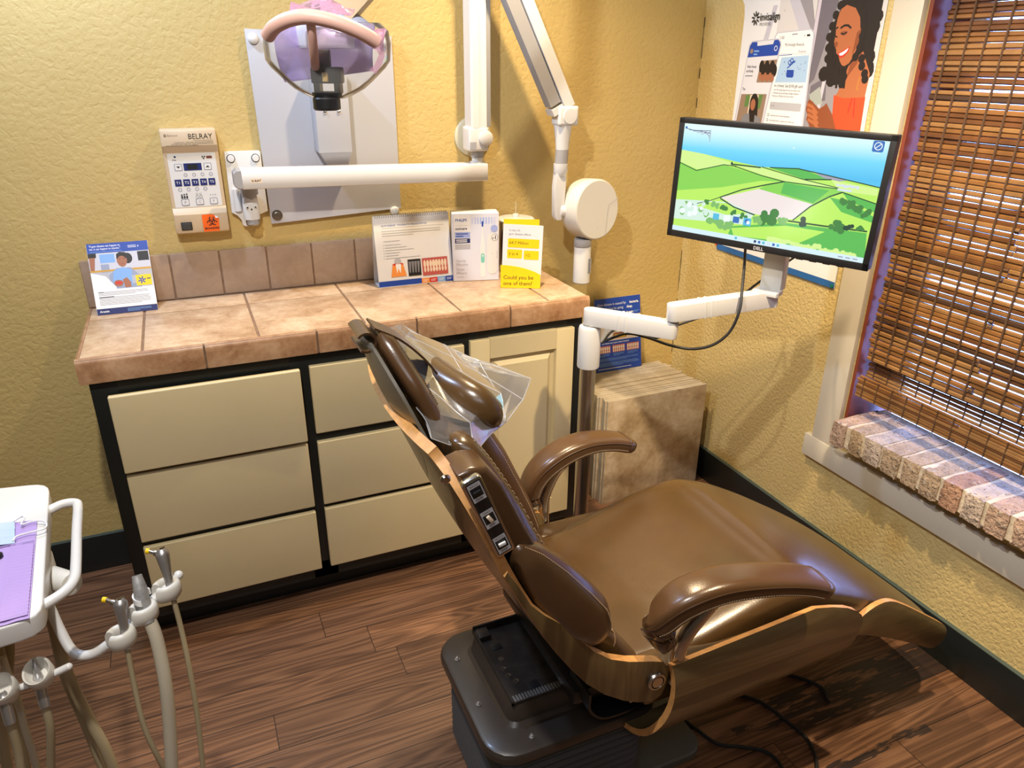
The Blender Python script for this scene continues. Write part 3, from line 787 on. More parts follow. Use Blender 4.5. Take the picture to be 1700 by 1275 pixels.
m = MB(); m.lathe([(0, 1.039), (.030, 1.039), (.0306, 1.035), (.0306, .908), (.028, .905), (.024, .905), (.024, .95), (0, .95)], M_white, 36, Matrix.Translation(M2((-.5945, -.215, 0))))
cn = m.build('aiming_cone', xm)
a = Art()
for k in range(10): a.rect(-.004, .001 + k * .0052, -.004 + random.uniform(.010, .0135), .0032 + k * .0052, K_black)
b_ = Art(); b_.rect(-.006, -.001, .012, .054, K_lgray); b_.build('rating_label', cn, frame(M2((-.5805, -.2435, .945)), (.9, .42, 0), (0, 0, 1)))
a.build('label_print', cn, frame(M2((-.5805, -.2438, .945)), (.9, .42, 0), (0, 0, 1)))

# ------------------------------------------------------------------ things standing on the counter
# leaflet at the left end
br = thing('brochure', 'dark blue headed leaflet with seated patient photo leaning on backsplash', 'brochure', (-2.089, -.106, CT + .0008))
W, H = .166, .212
Mb = frame((0, 0, 0), (1, -.02, 0), (0, .39, 1))
MB().box((0, H / 2, 0), (W, H, .0007), M_paper, Mb).build('sheet', br)
a = Art()
x0, x1 = -W / 2 + .0005, W / 2 - .0005
a.rect(x0, H - .0285, x1, H, K_blue); a.rect(x0, 0, x1, .018, K_navy)
a.text('"If gum disease can happen to', x0 + .006, H - .0105, .0082, K_white, sx=.85, bold=.0001); a.text('me, it can happen to anyone."', x0 + .006, H - .019, .0082, K_white, sx=.85, bold=.0001)
a.greek(x0 + .006, H - .0245, .01, K_sky, 1, .004, .0012, 1.0)
a.poly([(x1 - .028, H - .011), (x1 - .025, H - .0145), (x1 - .028, H - .018)], K_white); a.greek(x1 - .055, H - .012, x1 - .031, K_white, 2, .0045, .0016, .95)
# photo: bright surgery, man in a bib
yb, yt = .074, H - .029
a.rect(x0, yb, x1, yt, ink('ink_cool_white_wall', 205, 205, 215)); a.rect(x0, yt - .085, x1, yt - .055, K_lgray)
a.rect(x0 + .03, yt - .030, x0 + .07, yt - .004, K_sky); a.rect(x1 - .032, yt - .030, x1 - .002, yt - .002, K_black); a.rect(x0 + .03, yt - .058, x0 + .052, yt - .034, K_bluegray)
a.rect(x0, yt - .056, x1, yt - .0505, K_gold)
a.poly([(x0, yt), (x0 + .022, yt), (x0 + .021, yt - .013), (x0, yt - .014)], K_black); a.poly([(x0 + .002, yt - .012), (x0 + .018, yt - .013), (x0 + .012, yt - .052), (x0 + .001, yt - .05)], K_skin)
a.circ(.022, yt - .02, .013, K_hair, .016)
a.poly([(-.032, yb), (-.035, yt - .068), (-.012, yt - .048), (.026, yt - .048), (.046, yt - .07), (.05, yb)], K_bluegray)
a.circ(.006, yt - .024, .014, K_skin, .021); a.poly([(-.008, yt - .020), (.02, yt - .020), (.018, yt - .002), (.002, yt + .001 - .001), (-.007, yt - .006)], K_hair); a.circ(.006, yt - .028, .0125, K_skin, .016)
a.rect(-.001, yt - .021, .003, yt - .0195, K_hair); a.rect(.010, yt - .021, .014, yt - .0195, K_hair); a.rect(.002, yt - .0365, .011, yt - .035, K_skin3)
a.poly([(-.028, yb + .010), (-.022, yt - .056), (.004, yt - .046), (.028, yt - .055), (.026, yb + .008)], K_sky)
a.poly([(x0, yb), (x0, yb + .052), (-.045, yb + .040), (-.02, yb + .006), (-.02, yb)], K_white)
a.circ(-.012, yb + .016, .013, K_skin, .010); a.circ(-.012, yb + .017, .010, K_red, .005); a.poly([(.004, yb + .002), (.0, yb + .026), (.012, yb + .032), (.022, yb + .016), (.02, yb + .002)], K_skin)
a.rect(.036, yb + .004, x1 - .004, yb + .036, K_yellow); a.rect(.026, yb + .012, .036, yb + .036, K_lgray)
for k in range(6):
    an = k * PI / 3; a.line([(.052 + .003 * math.cos(an), yb + .02 + .003 * math.sin(an)), (.052 + .010 * math.cos(an + .3), yb + .02 + .010 * math.sin(an + .3))], .0035, K_blue)
a.rect(.066, yb + .022, .076, yb + .025, K_navy)
a.rect(x0, .018, x1, yb, K_white)
a.greek(x0 + .012, .066, x1 - .012, K_gray, 3, .0042, .0013, .7); a.greek(x0 + .012, .050, x1 - .012, K_gray, 6, .0042, .0013, .8)
a.rect(x0 + .012, .0655, x0 + .026, .0675, K_black); a.rect(x0 + .012, .0505, x0 + .052, .0525, K_black)
a.text('Arestin', x0 + .008, .0065, .0085, K_white, bold=.0002); a.greek(.0, .0125, x1 - .014, K_sky, 3, .0036, .0011, .5)
a.build('printing', br, Mb @ Matrix.Translation((0, 0, .0004)))

# tent calendar
ca = thing('flip_calendar', 'white spiral-bound flip chart on gum disease standing on the counter', 'flip chart', (-1.192, -.135, CT + .0008))
W, H = .262, .236
Mc = frame((0, 0, 0), (1, -.006, 0), (0, .16, 1)); Mc2 = frame((0, .074, 0), (1, -.006, 0), (0, -.15, 1))
MB().box((0, H / 2, 0), (W, H, .0022), M_paper, Mc).build('front_pages', ca)
MB().box((0, H / 2 - .002, 0), (W, H - .004, .002), M_paper, Mc2).build('back_board', ca)
MB().box((0, .036, .001), (W, .078, .0016), M_paper).build('foot_flap', ca)
sp = MB(); n = 34
for k in range(n):
    x = -W / 2 + .008 + (W - .016) * k / (n - 1); c = Mc @ V((x, H - .002, -.002))
    sp.tube([c + V((.0006 * math.sin(t_), .0062 * math.cos(t_), .0062 * math.sin(t_))) for t_ in [2 * PI * q / 10 for q in range(11)]], .0010, M_gray, seg=5)
sp.build('spiral_binding', ca)
a = Art(); x0, x1 = -W / 2, W / 2
a.text('GUM DISEASE : MODERATE PERIODONTITIS', x0 + .026, H - .036, .0080, K_blue); a.text('5', x1 - .022, H - .024, .006, K_gray); a.rect(x0 + .026, H - .0415, x1 - .02, H - .0405, K_lgray)
a.greek(x0 + .026, H - .051, x1 - .022, K_lgray, 3, .0075, .0018, .5)
a.greek(x0 + .028, H - .084, x0 + .085, K_lgray, 1, .0075, .0018, 1)
for k, L_ in enumerate((.055, .075, .098, .05, .045, .12)):
    a.rect(x0 + .026, H - .0975 - k * .0088, x0 + .028, H - .0955 - k * .0088, K_gray); a.rect(x0 + .032, H - .0973 - k * .0088, x0 + .032 + L_, H - .0957 - k * .0088, K_lgray)
yb = .030
a.poly([(x0 + .044, yb + .002), (x0 + .052, yb + .044), (x0 + .070, yb + .048), (x0 + .088, yb + .044), (x0 + .098, yb + .002)], K_orange)
a.poly([(x0 + .050, yb + .044), (x0 + .066, yb + .036), (x0 + .064, yb + .048)], K_red); a.poly([(x0 + .091, yb + .044), (x0 + .076, yb + .036), (x0 + .080, yb + .048)], K_red)
a.poly([(x0 + .062, yb + .044), (x0 + .066, yb + .012), (x0 + .071, yb + .030), (x0 + .078, yb + .012), (x0 + .082, yb + .044)], K_white); a.circ(x0 + .071, yb + .054, .012, K_lgray, .009)
a.rect(x0 + .105, yb, x0 + .150, yb + .056, K_black)
for k in range(4): a.poly([(x0 + .109 + .010 * k, yb + .012), (x0 + .113 + .010 * k, yb + .010), (x0 + .117 + .010 * k, yb + .048), (x0 + .108 + .010 * k, yb + .050)], K_gray)
a.rect(x0 + .155, yb - .003, x1 - .016, yb + .056, K_pink); 
for k in range(8):
    w_ = .0058 if k in (3, 4) else .0046
    a.circ(x0 + .164 + .0105 * k, yb + .036, w_, K_cream, .013); a.circ(x0 + .164 + .0105 * k, yb + .017, w_ * .8, K_cream, .009)
a.rect(x0, 0, x1 - .113, .020, K_blue)
for k, (c, wd) in enumerate(((K_orange, .028), (K_red, .028), (K_sky, .028), (K_blue, .029))):
    q = x1 - .113 + .0283 * k; a.rect(q, 0, q + wd, .0185, c); a.greek(q + .005, .012, q + .024, K_white, 2, .0045, .0014, .8)
a.build('printing', ca, Mc @ Matrix.Translation((0, 0, .0013)))

# toothbrush carton
bxo = thing('toothbrush_carton', 'white upright electric toothbrush carton beside the flip chart', 'carton', (-.986, -.168, CT + .0008), rotz=math.radians(-13.5))
W, H, D = .160, .233, .072
MB().b2((-W / 2, 0, 0), (W / 2, D, H), M_paper, bev=.0012).build('carton', bxo)
a = Art(); x0, x1 = -W / 2 + .002, W / 2 - .002
a.rect(x0, .001, x1, H - .001, ink('ink_pale_lilac', 226, 228, 240))
for k in range(9): a.rect(x0 + .064 + .0095 * k, H - .036, x0 + .069 + .0095 * k, H - .014, ink('ink_pale_blue%d' % k, 206 - 3 * (4 - abs(k - 4)) * 4, 212 - 2 * (4 - abs(k - 4)) * 4, 240))
a.rect(x0 + .004, H - .120, x0 + .058, H - .004, K_white)
a.text('PHILIPS', x0 + .008, H - .026, .0125, K_blue, bold=.0003); a.rect(x0 + .008, H - .040, x0 + .054, H - .0393, K_lgray)
a.text('sonicare', x0 + .008, H - .054, .0118, K_navy, bold=.0003)
a.rect(x0 + .006, H - .082, x0 + .058, H - .062, K_periw); a.greek(x0 + .010, H - .068, x0 + .052, K_blue, 2, .008, .003, .6)
a.rect(x0 + .006, H - .100, x0 + .058, H - .084, K_navy); a.greek(x0 + .010, H - .089, x0 + .050, K_white, 2, .006, .003, .95)
a.rect(x0 + .006, H - .120, x0 + .058, H - .103, K_lgray)
a.text('Gentle', x0 + .008, .068, .0125, K_lgray); a.text('Effective', x0 + .008, .055, .0125, K_lgray); a.text('Doux', x0 + .008, .038, .0125, K_lgray); a.text('Efficace', x0 + .008, .025, .0125, K_lgray); a.greek(x0 + .008, .015, x0 + .035, K_lgray, 1, .004, .0012, 1)
bxx = x0 + .101
a.rrect(bxx - .0085, .012, bxx + .0085, .132, .006, K_white); a.poly([(bxx - .007, .13), (bxx + .007, .13), (bxx + .0022, .168), (bxx + .0018, .195), (bxx - .0018, .195), (bxx - .0022, .168)], K_white)
a.rect(bxx - .0028, .188, bxx + .0028, .206, K_blue); a.rrect(bxx - .0065, .062, bxx + .0065, .096, .006, K_mint); a.rect(bxx - .0022, .084, bxx + .0022, .091, K_white)
a.rrect(bxx + .016, .022, bxx + .050, .165, .015, ink('ink_case_white', 236, 234, 232)); a.ring(bxx + .033, .094, .001, .001, K_lgray); a.line([(bxx + .046, .080), (bxx + .050, .080), (bxx + .050, .100), (bxx + .046, .100)], .0012, K_lgray)
a.circ(bxx + .040, H - .052, .012, K_periw); a.ring(bxx + .042, H - .083, .0115, .0012, K_gray); a.text('#', bxx + .033, H - .088, .010, K_black); a.text('1', bxx + .040, H - .089, .018, K_black, bold=.0004)
a.build('printing', bxo, frame((0, -.0004, 0), (1, 0, 0), (0, 0, 1)))
a = Art(); a.rect(-.008, .030, .008, .034, K_gray); a.build('lid_print', bxo, Matrix.Translation((0, 0, H + .0001)))

# steel canister with white lid
cn_ = thing('steel_canister', 'shiny steel canister with white disc lid behind the yellow leaflet holder', 'canister', (-.802, -.087, CT + .0008))
MB().lathe([(0, 0), (.058, 0), (.060, .003), (.060, .176), (.058, .180), (0, .180)], mat('polished_steel', (.55, .53, .50, 1), .12, 1.0), 48).build('body', cn_)
ld = MB().lathe([(0, .180), (.062, .180), (.067, .183), (.068, .187), (.064, .191), (.020, .193), (.012, .194), (.0115, .203), (.009, .2055), (0, .206)], M_white, 48).build('lid', cn_)
MB().cyl((0, 0, .205), (0, 0, .246), .0011, M_white2, seg=8).build('lid_wire', ld)

# yellow leaflet holder with leaflets in it
hy = math.radians(-27)
lh = thing('leaflet_holder', 'yellow cardboard leaflet holder reading could you be one of them', 'leaflet holder', (-.8815, -.311, CT + .0008), rotz=hy)
Wh = .134
m = MB()
pts = [(-Wh / 2, 0), (Wh / 2, 0), (Wh / 2, .046)] + [(Wh / 2 - Wh * k / 8, .046 + .031 * math.sin(PI / 2 * (k / 8) ** .8)) for k in range(1, 9)]
m.prism(pts, .0012, K_yellow, frame((0, 0, 0), (1, 0, 0), (0, .06, 1)))
m.b2((-Wh / 2, -.001, 0), (Wh / 2, .034, .0012), K_yellow); m.b2((-Wh / 2, 0, 0), (-Wh / 2 + .0012, .036, .05), K_yellow); m.b2((Wh / 2 - .0012, 0, 0), (Wh / 2, .036, .045), K_yellow)
m.build('pocket', lh, smooth=False)
MB().prism([(-Wh / 2 + .006, 0), (Wh / 2 - .008, 0), (Wh / 2 - .008, .222), (-Wh / 2 + .006, .222)], .0014, K_yellow, frame((0, .040, 0), (1, 0, 0), (0, .06, 1))).build('back_card', lh, smooth=False)
a = Art(); a.text('Could you be', -Wh / 2 + .009, .030, .0185, K_black, sx=1.0); a.text('one of them?', -Wh / 2 + .009, .0095, .0185, K_black, sx=1.0)
a.build('lettering', lh, frame((0, -.0014, 0), (1, 0, 0), (0, .06, 1)))
lf = thing('leaflet', 'white leaflet with yellow statistic boxes standing in the yellow holder', 'leaflet', (-.8815 + .012 * math.sin(-hy) + .003, -.311 + .012 * math.cos(hy), CT + .0032), rotz=hy)
Ml = frame((0, 0, 0), (1, 0, -.03), (.0, .07, 1))
MB().box((0, .103, 0), (.129, .206, .0016), M_paper, Ml).build('sheet', lf)
a = Art(); x0, x1 = -.0645, .0645
a.text('In the US,', x0 + .016, .184, .0095, K_gray); a.text('gum disease affects', x0 + .016, .172, .0095, K_gray)
a.rrect(x0 + .013, .130, x1 - .011, .160, .003, K_yellow); a.text('64.7 Million', x0 + .018, .1415, .0138, K_black)
a.rrect(x0 + .012, .094, x0 + .062, .124, .003, K_yellow); a.text('3 in 4', x0 + .017, .104, .0138, K_black)
a.rrect(x0 + .068, .092, x1 - .011, .122, .003, K_yellow); a.text('1/2', x0 + .072, .102, .0138, K_black)
a.build('printing', lf, Ml @ Matrix.Translation((0, 0, .0009)))
dup(lf, (-.8815 + .0165 * math.sin(-hy) - .0015, -.311 + .0165 * math.cos(hy), CT + .0032), 'white leaflet showing only its left edge behind the front leaflet in the yellow holder')
# ------------------------------------------------------------------ poster on the right wall
po = thing('poster', 'tall paper poster of two phone screens and smiling woman in coral top behind the monitor', 'poster', (-.001, -.225, .98))
PW, PH = .60, .885
Mp = frame((-.0006, 0, 0), (0, -1, 0), (0, 0, 1))
G = []
for i in range(25):
    v = PH * i / 24; row = []
    for j in range(17):
        u = PW * j / 16; lift = .0
        if u < .10 and v > .832: lift = .030 * ((.10 - u) / .10) ** 1.6 * ((v - .832) / .053) ** 1.5   # curled top corner
        row.append(V((u, v, .0004 + lift)))
    G.append(row)
MB().sheet(G, .0005, M_paper, None, Mp).build('sheet', po)
a = Art(); a.z = .0009
P_bg = ink('ink_misty_white', 214, 210, 208); P_bg2 = ink('ink_misty_lilac', 196, 194, 205); P_dk = ink('ink_blurred_slate', 110, 105, 115); P_st = ink('ink_blurred_grey', 150, 146, 152)
a.poly([(.04, .02), (PW - .003, .02), (PW - .003, PH - .003), (.17, PH - .003), (.17, .70), (.04, .70)], P_bg)
a.poly([(.10, .70), (.14, .84), (.16, .84), (.125, .70)], P_bg2); a.poly([(.20, .87), (.28, .75), (.33, .75), (.31, .87)], P_bg2)
a.poly([(.335, .47), (.335, .88), (.58, .88), (.58, .47)], P_st); a.poly([(.235, .88), (.30, .88), (.345, .76), (.33, .755)], P_st)
a.poly([(.35, .88), (.43, .88), (.37, .62), (.345, .60)], P_dk); a.poly([(.36, .60), (.42, .63), (.43, .56), (.36, .55)], P_dk); a.poly([(.41, .66), (.423, .66), (.41, .49), (.395, .49)], P_bg2); a.poly([(.36, .575), (.40, .60), (.42, .55), (.37, .54)], ink('ink_blurred_sage', 165, 172, 165))
a.poly([(.325, .46), (.34, .88), (.352, .88), (.345, .46)], ink('ink_pale_mauve', 205, 196, 208))
# woman: hair behind, body, face, hair in front
for q in range(90):
    t_ = random.random(); hx = .44 + .14 * random.random(); hy_ = .62 + .24 * random.random()
    if hx < .50 and hy_ < .78: hx = .405 + .045 * random.random() if random.random() < .5 else hx
    a.circ(hx, hy_, .016 + .008 * random.random(), K_hair, n=10)
a.poly([(.44, .83), (.415, .78), (.405, .74), (.408, .67), (.43, .645), (.50, .60), (.52, .66), (.56, .62), (.582, .62), (.585, .88), (.49, .88)], K_hair)
a.poly([(.500, .66), (.475, .585), (.462, .565), (.58, .562), (.584, .64), (.545, .70)], K_skin2); a.poly([(.505, .665), (.499, .625), (.530, .665), (.545, .70)], K_skin3)
a.poly([(.462, .578), (.500, .570), (.545, .573), (.583, .577), (.588, .46), (.498, .46), (.470, .512)], K_coral); a.line([(.535, .572), (.528, .53)], .004, K_red); a.line([(.545, .572), (.552, .52)], .004, K_red); a.line([(.55, .63), (.545, .60), (.552, .595)], .0016, K_gold)
a.poly([(.428, .80), (.426, .77), (.430, .745), (.428, .722), (.436, .712), (.442, .704), (.444, .695), (.455, .688), (.462, .674), (.473, .662), (.484, .659), (.500, .667), (.512, .686), (.522, .715), (.524, .75), (.512, .79), (.49, .815), (.455, .825), (.436, .815)], K_skin2)
a.poly([(.505, .69), (.522, .715), (.524, .76), (.510, .75)], K_skin3); a.poly([(.428, .722), (.437, .728), (.446, .722), (.442, .711), (.434, .713)], K_skin3)
a.line([(.446, .764), (.458, .770), (.472, .770), (.484, .763)], .006, K_hair); a.line([(.429, .763), (.434, .766)], .005, K_hair)
a.circ(.461, .749, .011, K_skin3, .006); a.line([(.450, .749), (.461, .7465), (.472, .752)], .0042, K_hair); a.line([(.430, .742), (.437, .739)], .004, K_hair)
a.poly([(.450, .694), (.462, .700), (.486, .710), (.494, .714), (.490, .698), (.474, .684), (.460, .682)], K_red); a.poly([(.455, .693), (.470, .699), (.489, .7095), (.484, .698), (.470, .689), (.460, .688)], K_white)
for hx, hy_ in ((.43, .825), (.45, .84), (.48, .838), (.505, .825), (.522, .80), (.530, .77), (.532, .74), (.530, .71), (.520, .685), (.418, .80), (.41, .77), (.405, .74), (.408, .71), (.412, .68), (.425, .66), (.44, .645), (.455, .635), (.47, .62), (.485, .61), (.49, .63), (.545, .68), (.55, .66), (.565, .64), (.57, .625), (.42, .69), (.435, .67), (.418, .72)):
    a.circ(hx, hy_, .0125, K_hair, n=10)
for x_ in (.462, .478, .492): a.line([(x_, .65), (x_ + .004, .60)], .008, K_hair)
# hands holding a phone
a.poly([(.372, .552), (.378, .558), (.425, .512), (.415, .503)], K_taupe)
a.poly([(.358, .553), (.364, .562), (.382, .553), (.412, .535), (.430, .545), (.438, .553), (.450, .540), (.470, .520), (.505, .46), (.392, .46), (.378, .488), (.364, .500), (.366, .515), (.356, .530)], K_skin3)
for q in range(4): a.line([(.361 + .004 * q, .545 - .015 * q), (.382 + .006 * q, .540 - .016 * q), (.405 + .005 * q, .522 - .015 * q)], .0095, K_skin2)
# phones
a.poly([(.166, .748), (.176, .759), (.326, .766), (.341, .756), (.345, .745), (.357, .46), (.150, .46)], P_bg2); a.poly([(.171, .746), (.180, .756), (.324, .762), (.336, .754), (.339, .742), (.350, .46), (.156, .46)], K_white)
a.text('1:30', .190, .738, .013, K_black); a.line([(.247, .751), (.270, .752)], .0028, K_gray); a.rect(.312, .744, .326, .750, K_black); a.poly([(.300, .745), (.306, .750), (.303, .744)], K_black)
a.text('My Invisalign Rewards', .220, .717, .0135, K_black, sx=.72); a.text('Rewards', .285, .697, .012, K_gray, sx=.8); a.line([(.205, .694), (.345, .694)], .001, K_lgray); a.line([(.200, .689), (.258, .692)], .002, K_blue)
a.poly([(.212, .683), (.334, .690), (.338, .610), (.197, .607)], ink('ink_baby_blue', 170, 200, 230)); a.poly([(.245, .646), (.277, .646), (.279, .628), (.275, .623), (.250, .623), (.245, .628)], K_blue); a.poly([(.243, .651), (.248, .650), (.279, .672), (.274, .675)], K_blue); a.ring(.253, .668, .006, .003, K_blue, 12); a.ring(.262, .674, .006, .003, K_blue, 12)
for q in range(14): a.circ(.225 + .10 * random.random(), .63 + .045 * random.random(), .0015, K_blue, n=8)
a.text('er a friend. Get $100 gift card.', .196, .593, .0135, K_black, sx=.80); 
for k, wd in enumerate((.128, .120, .105)): a.text(('e the My Invisalign App link with your friends. Once', 'y download, sign up and begin Invisalign treatment,', "'ll both get a $100 gift card of your choice*")[k], .195 - .002 * k, .5815 - .0095 * k, .0085, K_gray, sx=.70)
a.rrect(.188, .522, .333, .546, .003, K_lgray); a.text('Email', .192, .531, .009, K_gray)
for k in range(2): a.rect(.182 - .002 * k, .500 - .016 * k, .190 - .002 * k, .508 - .016 * k, K_black); a.rect(.1832 - .002 * k, .5012 - .016 * k, .1888 - .002 * k, .5068 - .016 * k, K_white)
a.text('Include my doctor contact information', .196, .501, .008, K_gray, sx=.75); a.text('By checking this box, I agree to the Terms and', .194, .485, .008, K_gray, sx=.78)
a.poly([(.046, .722), (.057, .735), (.186, .741), (.199, .732), (.203, .722), (.165, .46), (.012, .46)], P_bg2); a.poly([(.050, .720), (.060, .731), (.186, .737), (.196, .729), (.199, .720), (.158, .46), (.018, .46)], ink('ink_phone_white', 222, 222, 228))
a.poly([(.050, .720), (.060, .731), (.085, .732), (.088, .719), (.164, .724), (.168, .736), (.186, .737), (.196, .729), (.199, .720), (.193, .690), (.044, .683)], K_blue)
a.circ(.062, .703, .008, K_taupe); a.greek(.074, .703, .10, K_sky, 2, .010, .0045, .7); a.ring(.180, .711, .007, .002, K_white, 14)
a.poly([(.116, .673), (.194, .677), (.183, .606), (.106, .604)], K_taupe); 
for q in range(6): a.circ(.122 + .013 * q, .655 - .012 * (q % 2), .012, K_hair, .02, 12); a.circ(.122 + .012 * q, .625 - .006 * (q % 2), .008, K_skin, .012, 12)
a.text('Refer friends', .050, .650, .0125, K_black, sx=.72); a.text('and family', .047, .636, .0125, K_black, sx=.72); a.line([(.046, .624), (.082, .625)], .003, K_gray); a.text('Tips', .038, .578, .012, K_black, sx=.8)
a.poly([(.036, .564), (.166, .569), (.158, .48), (.152, .46), (.024, .46)], K_taupe); a.poly([(.062, .562), (.085, .563), (.08, .525), (.058, .523)], K_green); a.poly([(.128, .565), (.15, .566), (.14, .52), (.122, .52)], K_green); a.poly([(.085, .563), (.128, .565), (.122, .50), (.08, .50)], K_cream)
a.circ(.108, .535, .022, K_hair, .034, 18); a.poly([(.088, .53), (.13, .53), (.136, .46), (.082, .46)], K_hair); a.circ(.104, .532, .0125, K_skin, .019, 18); a.poly([(.04, .46), (.06, .495), (.09, .505), (.10, .46)], K_gray); a.poly([(.12, .46), (.12, .50), (.148, .49), (.153, .46)], K_gray)
# logo
for k in range(9):
    an = k * 2 * PI / 9 + .2; a.circ(.062 + .0125 * math.cos(an), .805 + .0125 * math.sin(an) * 1.15, .0085, K_black, .0026, 10, an)
a.text('invisalign', .083, .797, .034, K_black, sx=.80, bold=.0004); a.text('PROVIDER', .084, .7815, .0135, K_gray, sx=.9); a.text('®', .195, .820, .006, K_gray)
a.rect(.0, .0, PW, .0215, ink('ink_denim_blue', 40, 100, 165)); a.rect(.0, .0215, PW, .46, K_white)
a.line([(.02, .050), (.36, .050)], .0018, K_gray); a.line([(.02, .056), (.36, .056)], .0018, K_gray)
a.build('printing', po, Mp)
# push pins: holding the lower corners
def pin(x, y, z, m, lab):
    p = thing('push_pin', lab, 'push pin', (x, y, z))
    MB().lathe([(0, 0), (.0045, 0), (.0045, .0012), (.0022, .0022), (.0022, .0060), (.0044, .0075), (.0044, .0088), (0, .0092)], m, 14, frame((-.0012, 0, 0), (0, -1, 0), (0, 0, 1))).build('pin_head', p)
pin(-.0012, -.2265, .9985, ink('plastic_red_pin', 200, 40, 35, .3), 'red push pin in the lower corner of the poster near the room corner')
pin(-.0012, -.8195, .9885, ink('plastic_green_pin', 20, 120, 75, .3), 'green push pin in the lower corner of the poster near the window trim')

# ------------------------------------------------------------------ spare travertine tiles stacked on edge
tm = MB(); tm.b2((-.229, 0, 0), (.229, .0105, .458), M_trav_edge, bev=.0012)
for f in tm.bm.faces: pass
tm.mi(M_trav)
tm.bm.normal_update()
for f in tm.bm.faces:
    if abs(f.normal.y) > .99: f.material_index = 1
t0 = tm.build('floor_tile')
tag(t0, 'front travertine floor tile of the stack standing on edge beside the monitor post', 'floor tile', 'spare floor tiles standing on edge in the corner')
t0.location = (-.290, -.335, 0.0)
yy = -.335 + .0118; k = 0
while yy < -.042:
    c = t0.copy(); COL.objects.link(c)
    dx = random.uniform(-.010, .006) - (.02 * (yy + .335) / .3) - (.012 if k > 20 else 0)
    c.location = (-.294 + dx, yy, 0); c.rotation_euler = (0, random.uniform(-.004, .004) * 0, 0)
    c.scale = (random.uniform(.993, 1.0), 1, random.uniform(.990, 1.0))
    c['label'] = 'beige floor tile of which only an edge shows in the stack behind the front travertine tile'
    yy += random.uniform(.0108, .0128); k += 1
# leaflet leaning in the corner on top of the tiles
b2 = thing('brochure', 'blue gum disease leaflet leaning on the wall on top of the tile stack', 'brochure', (-.313, -.070, .4595))
W, H = .218, .306
Mb = frame((0, 0, 0), (1, 0, 0), (0, .17, 1))
MB().box((0, H / 2, 0), (W, H, .0007), M_paper, Mb).build('sheet', b2)
a = Art(); x0, x1 = -W / 2, W / 2
a.rect(x0, H - .078, x1, H, K_blue); a.text('Gum disease is caused by', x0 + .014, H - .030, .0145, K_white, sx=.9); a.text('bacteria.', x1 - .052, H - .030, .0145, K_white, sx=.9, bold=.0004)
a.text('Fight infection by going', x0 + .014, H - .048, .0145, K_white, sx=.9); a.text('deep.', x1 - .066, H - .048, .0145, K_white, sx=.9, bold=.0004)
a.text('Arestin', x1 - .068, H - .070, .011, K_white, bold=.0004); a.greek(x1 - .034, H - .064, x1 - .006, K_sky, 2, .004, .0012, .8)
a.rect(x0, .128, x1, H - .078, K_cream); a.rect(x0 + .085, .178, x0 + .142, .212, K_red); a.rect(x0 + .088, .168, x0 + .15, .178, K_white); a.circ(x0 + .066, .168, .0055, K_green); a.poly([(x0 + .02, .13), (x0 + .06, .21), (x0 + .08, .21), (x0 + .08, .13)], K_white)
a.rrect(x0 + .085, .136, x0 + .150, .160, .008, K_skin); a.rrect(x0 + .090, .139, x0 + .145, .152, .006, K_yellow)
a.rect(x0, 0, x1, .128, K_blue); a.text('Gum disease may progress without treatment', x0 + .03, .1165, .0082, K_white, sx=.85, bold=.0002)
for k in range(3):
    q = x0 + .010 + .069 * k; a.rect(q, .078, q + .060, .109, K_pink)
    for j in range(6): a.circ(q + .006 + .0097 * j, .098, .0042, K_cream, .0085, 10); a.circ(q + .006 + .0097 * j, .0845, .0036, K_cream, .006, 10)
    a.greek(q + .004, .073, q + .056, K_sky, 3, .0042, .0012, .6)
a.greek(x0 + .01, .054, x1 - .01, K_sky, 3, .0042, .0012, .7); a.greek(x0 + .01, .036, x1 - .01, K_sky, 4, .0042, .0012, .6); a.rect(x0 + .01, .010, x1 - .05, .0122, K_white)
a.build('printing', b2, Mb @ Matrix.Translation((0, 0, .0004)))

# ------------------------------------------------------------------ monitor on its post
ms = thing('monitor_stand', 'steel floor post with white jointed arm carrying the monitor', 'monitor stand', (-.846, -.734, 0))
SO = V((-.846, -.734, 0))
def S2(p): return V(p) - SO
MB().cyl((0, 0, .010), (0, 0, .84), .0235, M_steel, seg=36).build('post', ms)
MB().lathe([(0, 0), (.085, 0), (.085, .006), (.080, .010), (.03, .012), (.0, .012)], M_steel, 40).build('foot_plate', ms)
MB().lathe([(0, .808), (.0325, .808), (.0335, .812), (.0335, .927), (.031, .935), (.026, .938), (0, .938)], M_white, 40).build('collar', ms)
def armbar(mb, a, b, w=.021, h=.024, r0=1.0):
    a, b = V(a), V(b); d = (b - a); L = d.length; d.normalize()
    n = V((-d.y, d.x, 0)); pts = []
    for k in range(9): an = PI / 2 + PI * k / 8; pts.append((w * math.cos(an), w * math.sin(an)))
    for k in range(9): an = -PI / 2 + PI * k / 8; pts.append((L + w * math.cos(an) * .6, w * math.sin(an)))
    mb.prism(pts, h * 2, M_white, frame(S2(a - V((0, 0, h))), d, n), bev=.003)
e0, e1 = V((-.846, -.734, .965)), V((-.686, -.918, .962))
m = MB(); armbar(m, e0, e1); m.cyl(S2((-.846, -.734, .936)), S2((-.846, -.734, .945)), .022, M_gray)
a1 = m.build('lower_arm', ms)
def clip(parent, a, b, t_, z, w=.0225, h=.0255):
    a, b = V(a), V(b); d = (b - a).normalized(); n = V((-d.y, d.x, 0)); c = a + (b - a) * t_
    mb = MB()
    for q in (-.010, .010): mb.box((0, 0, 0), (.008, w * 2, h * 2), M_white, frame(S2(c + d * q), d, n), bev=.003)
    mb.build('cable_clip', parent)
clip(a1, e0, e1, .42, .965)
f0, f1 = V((-.690, -.922, 1.016)), V((-.372, -.948, 1.028))
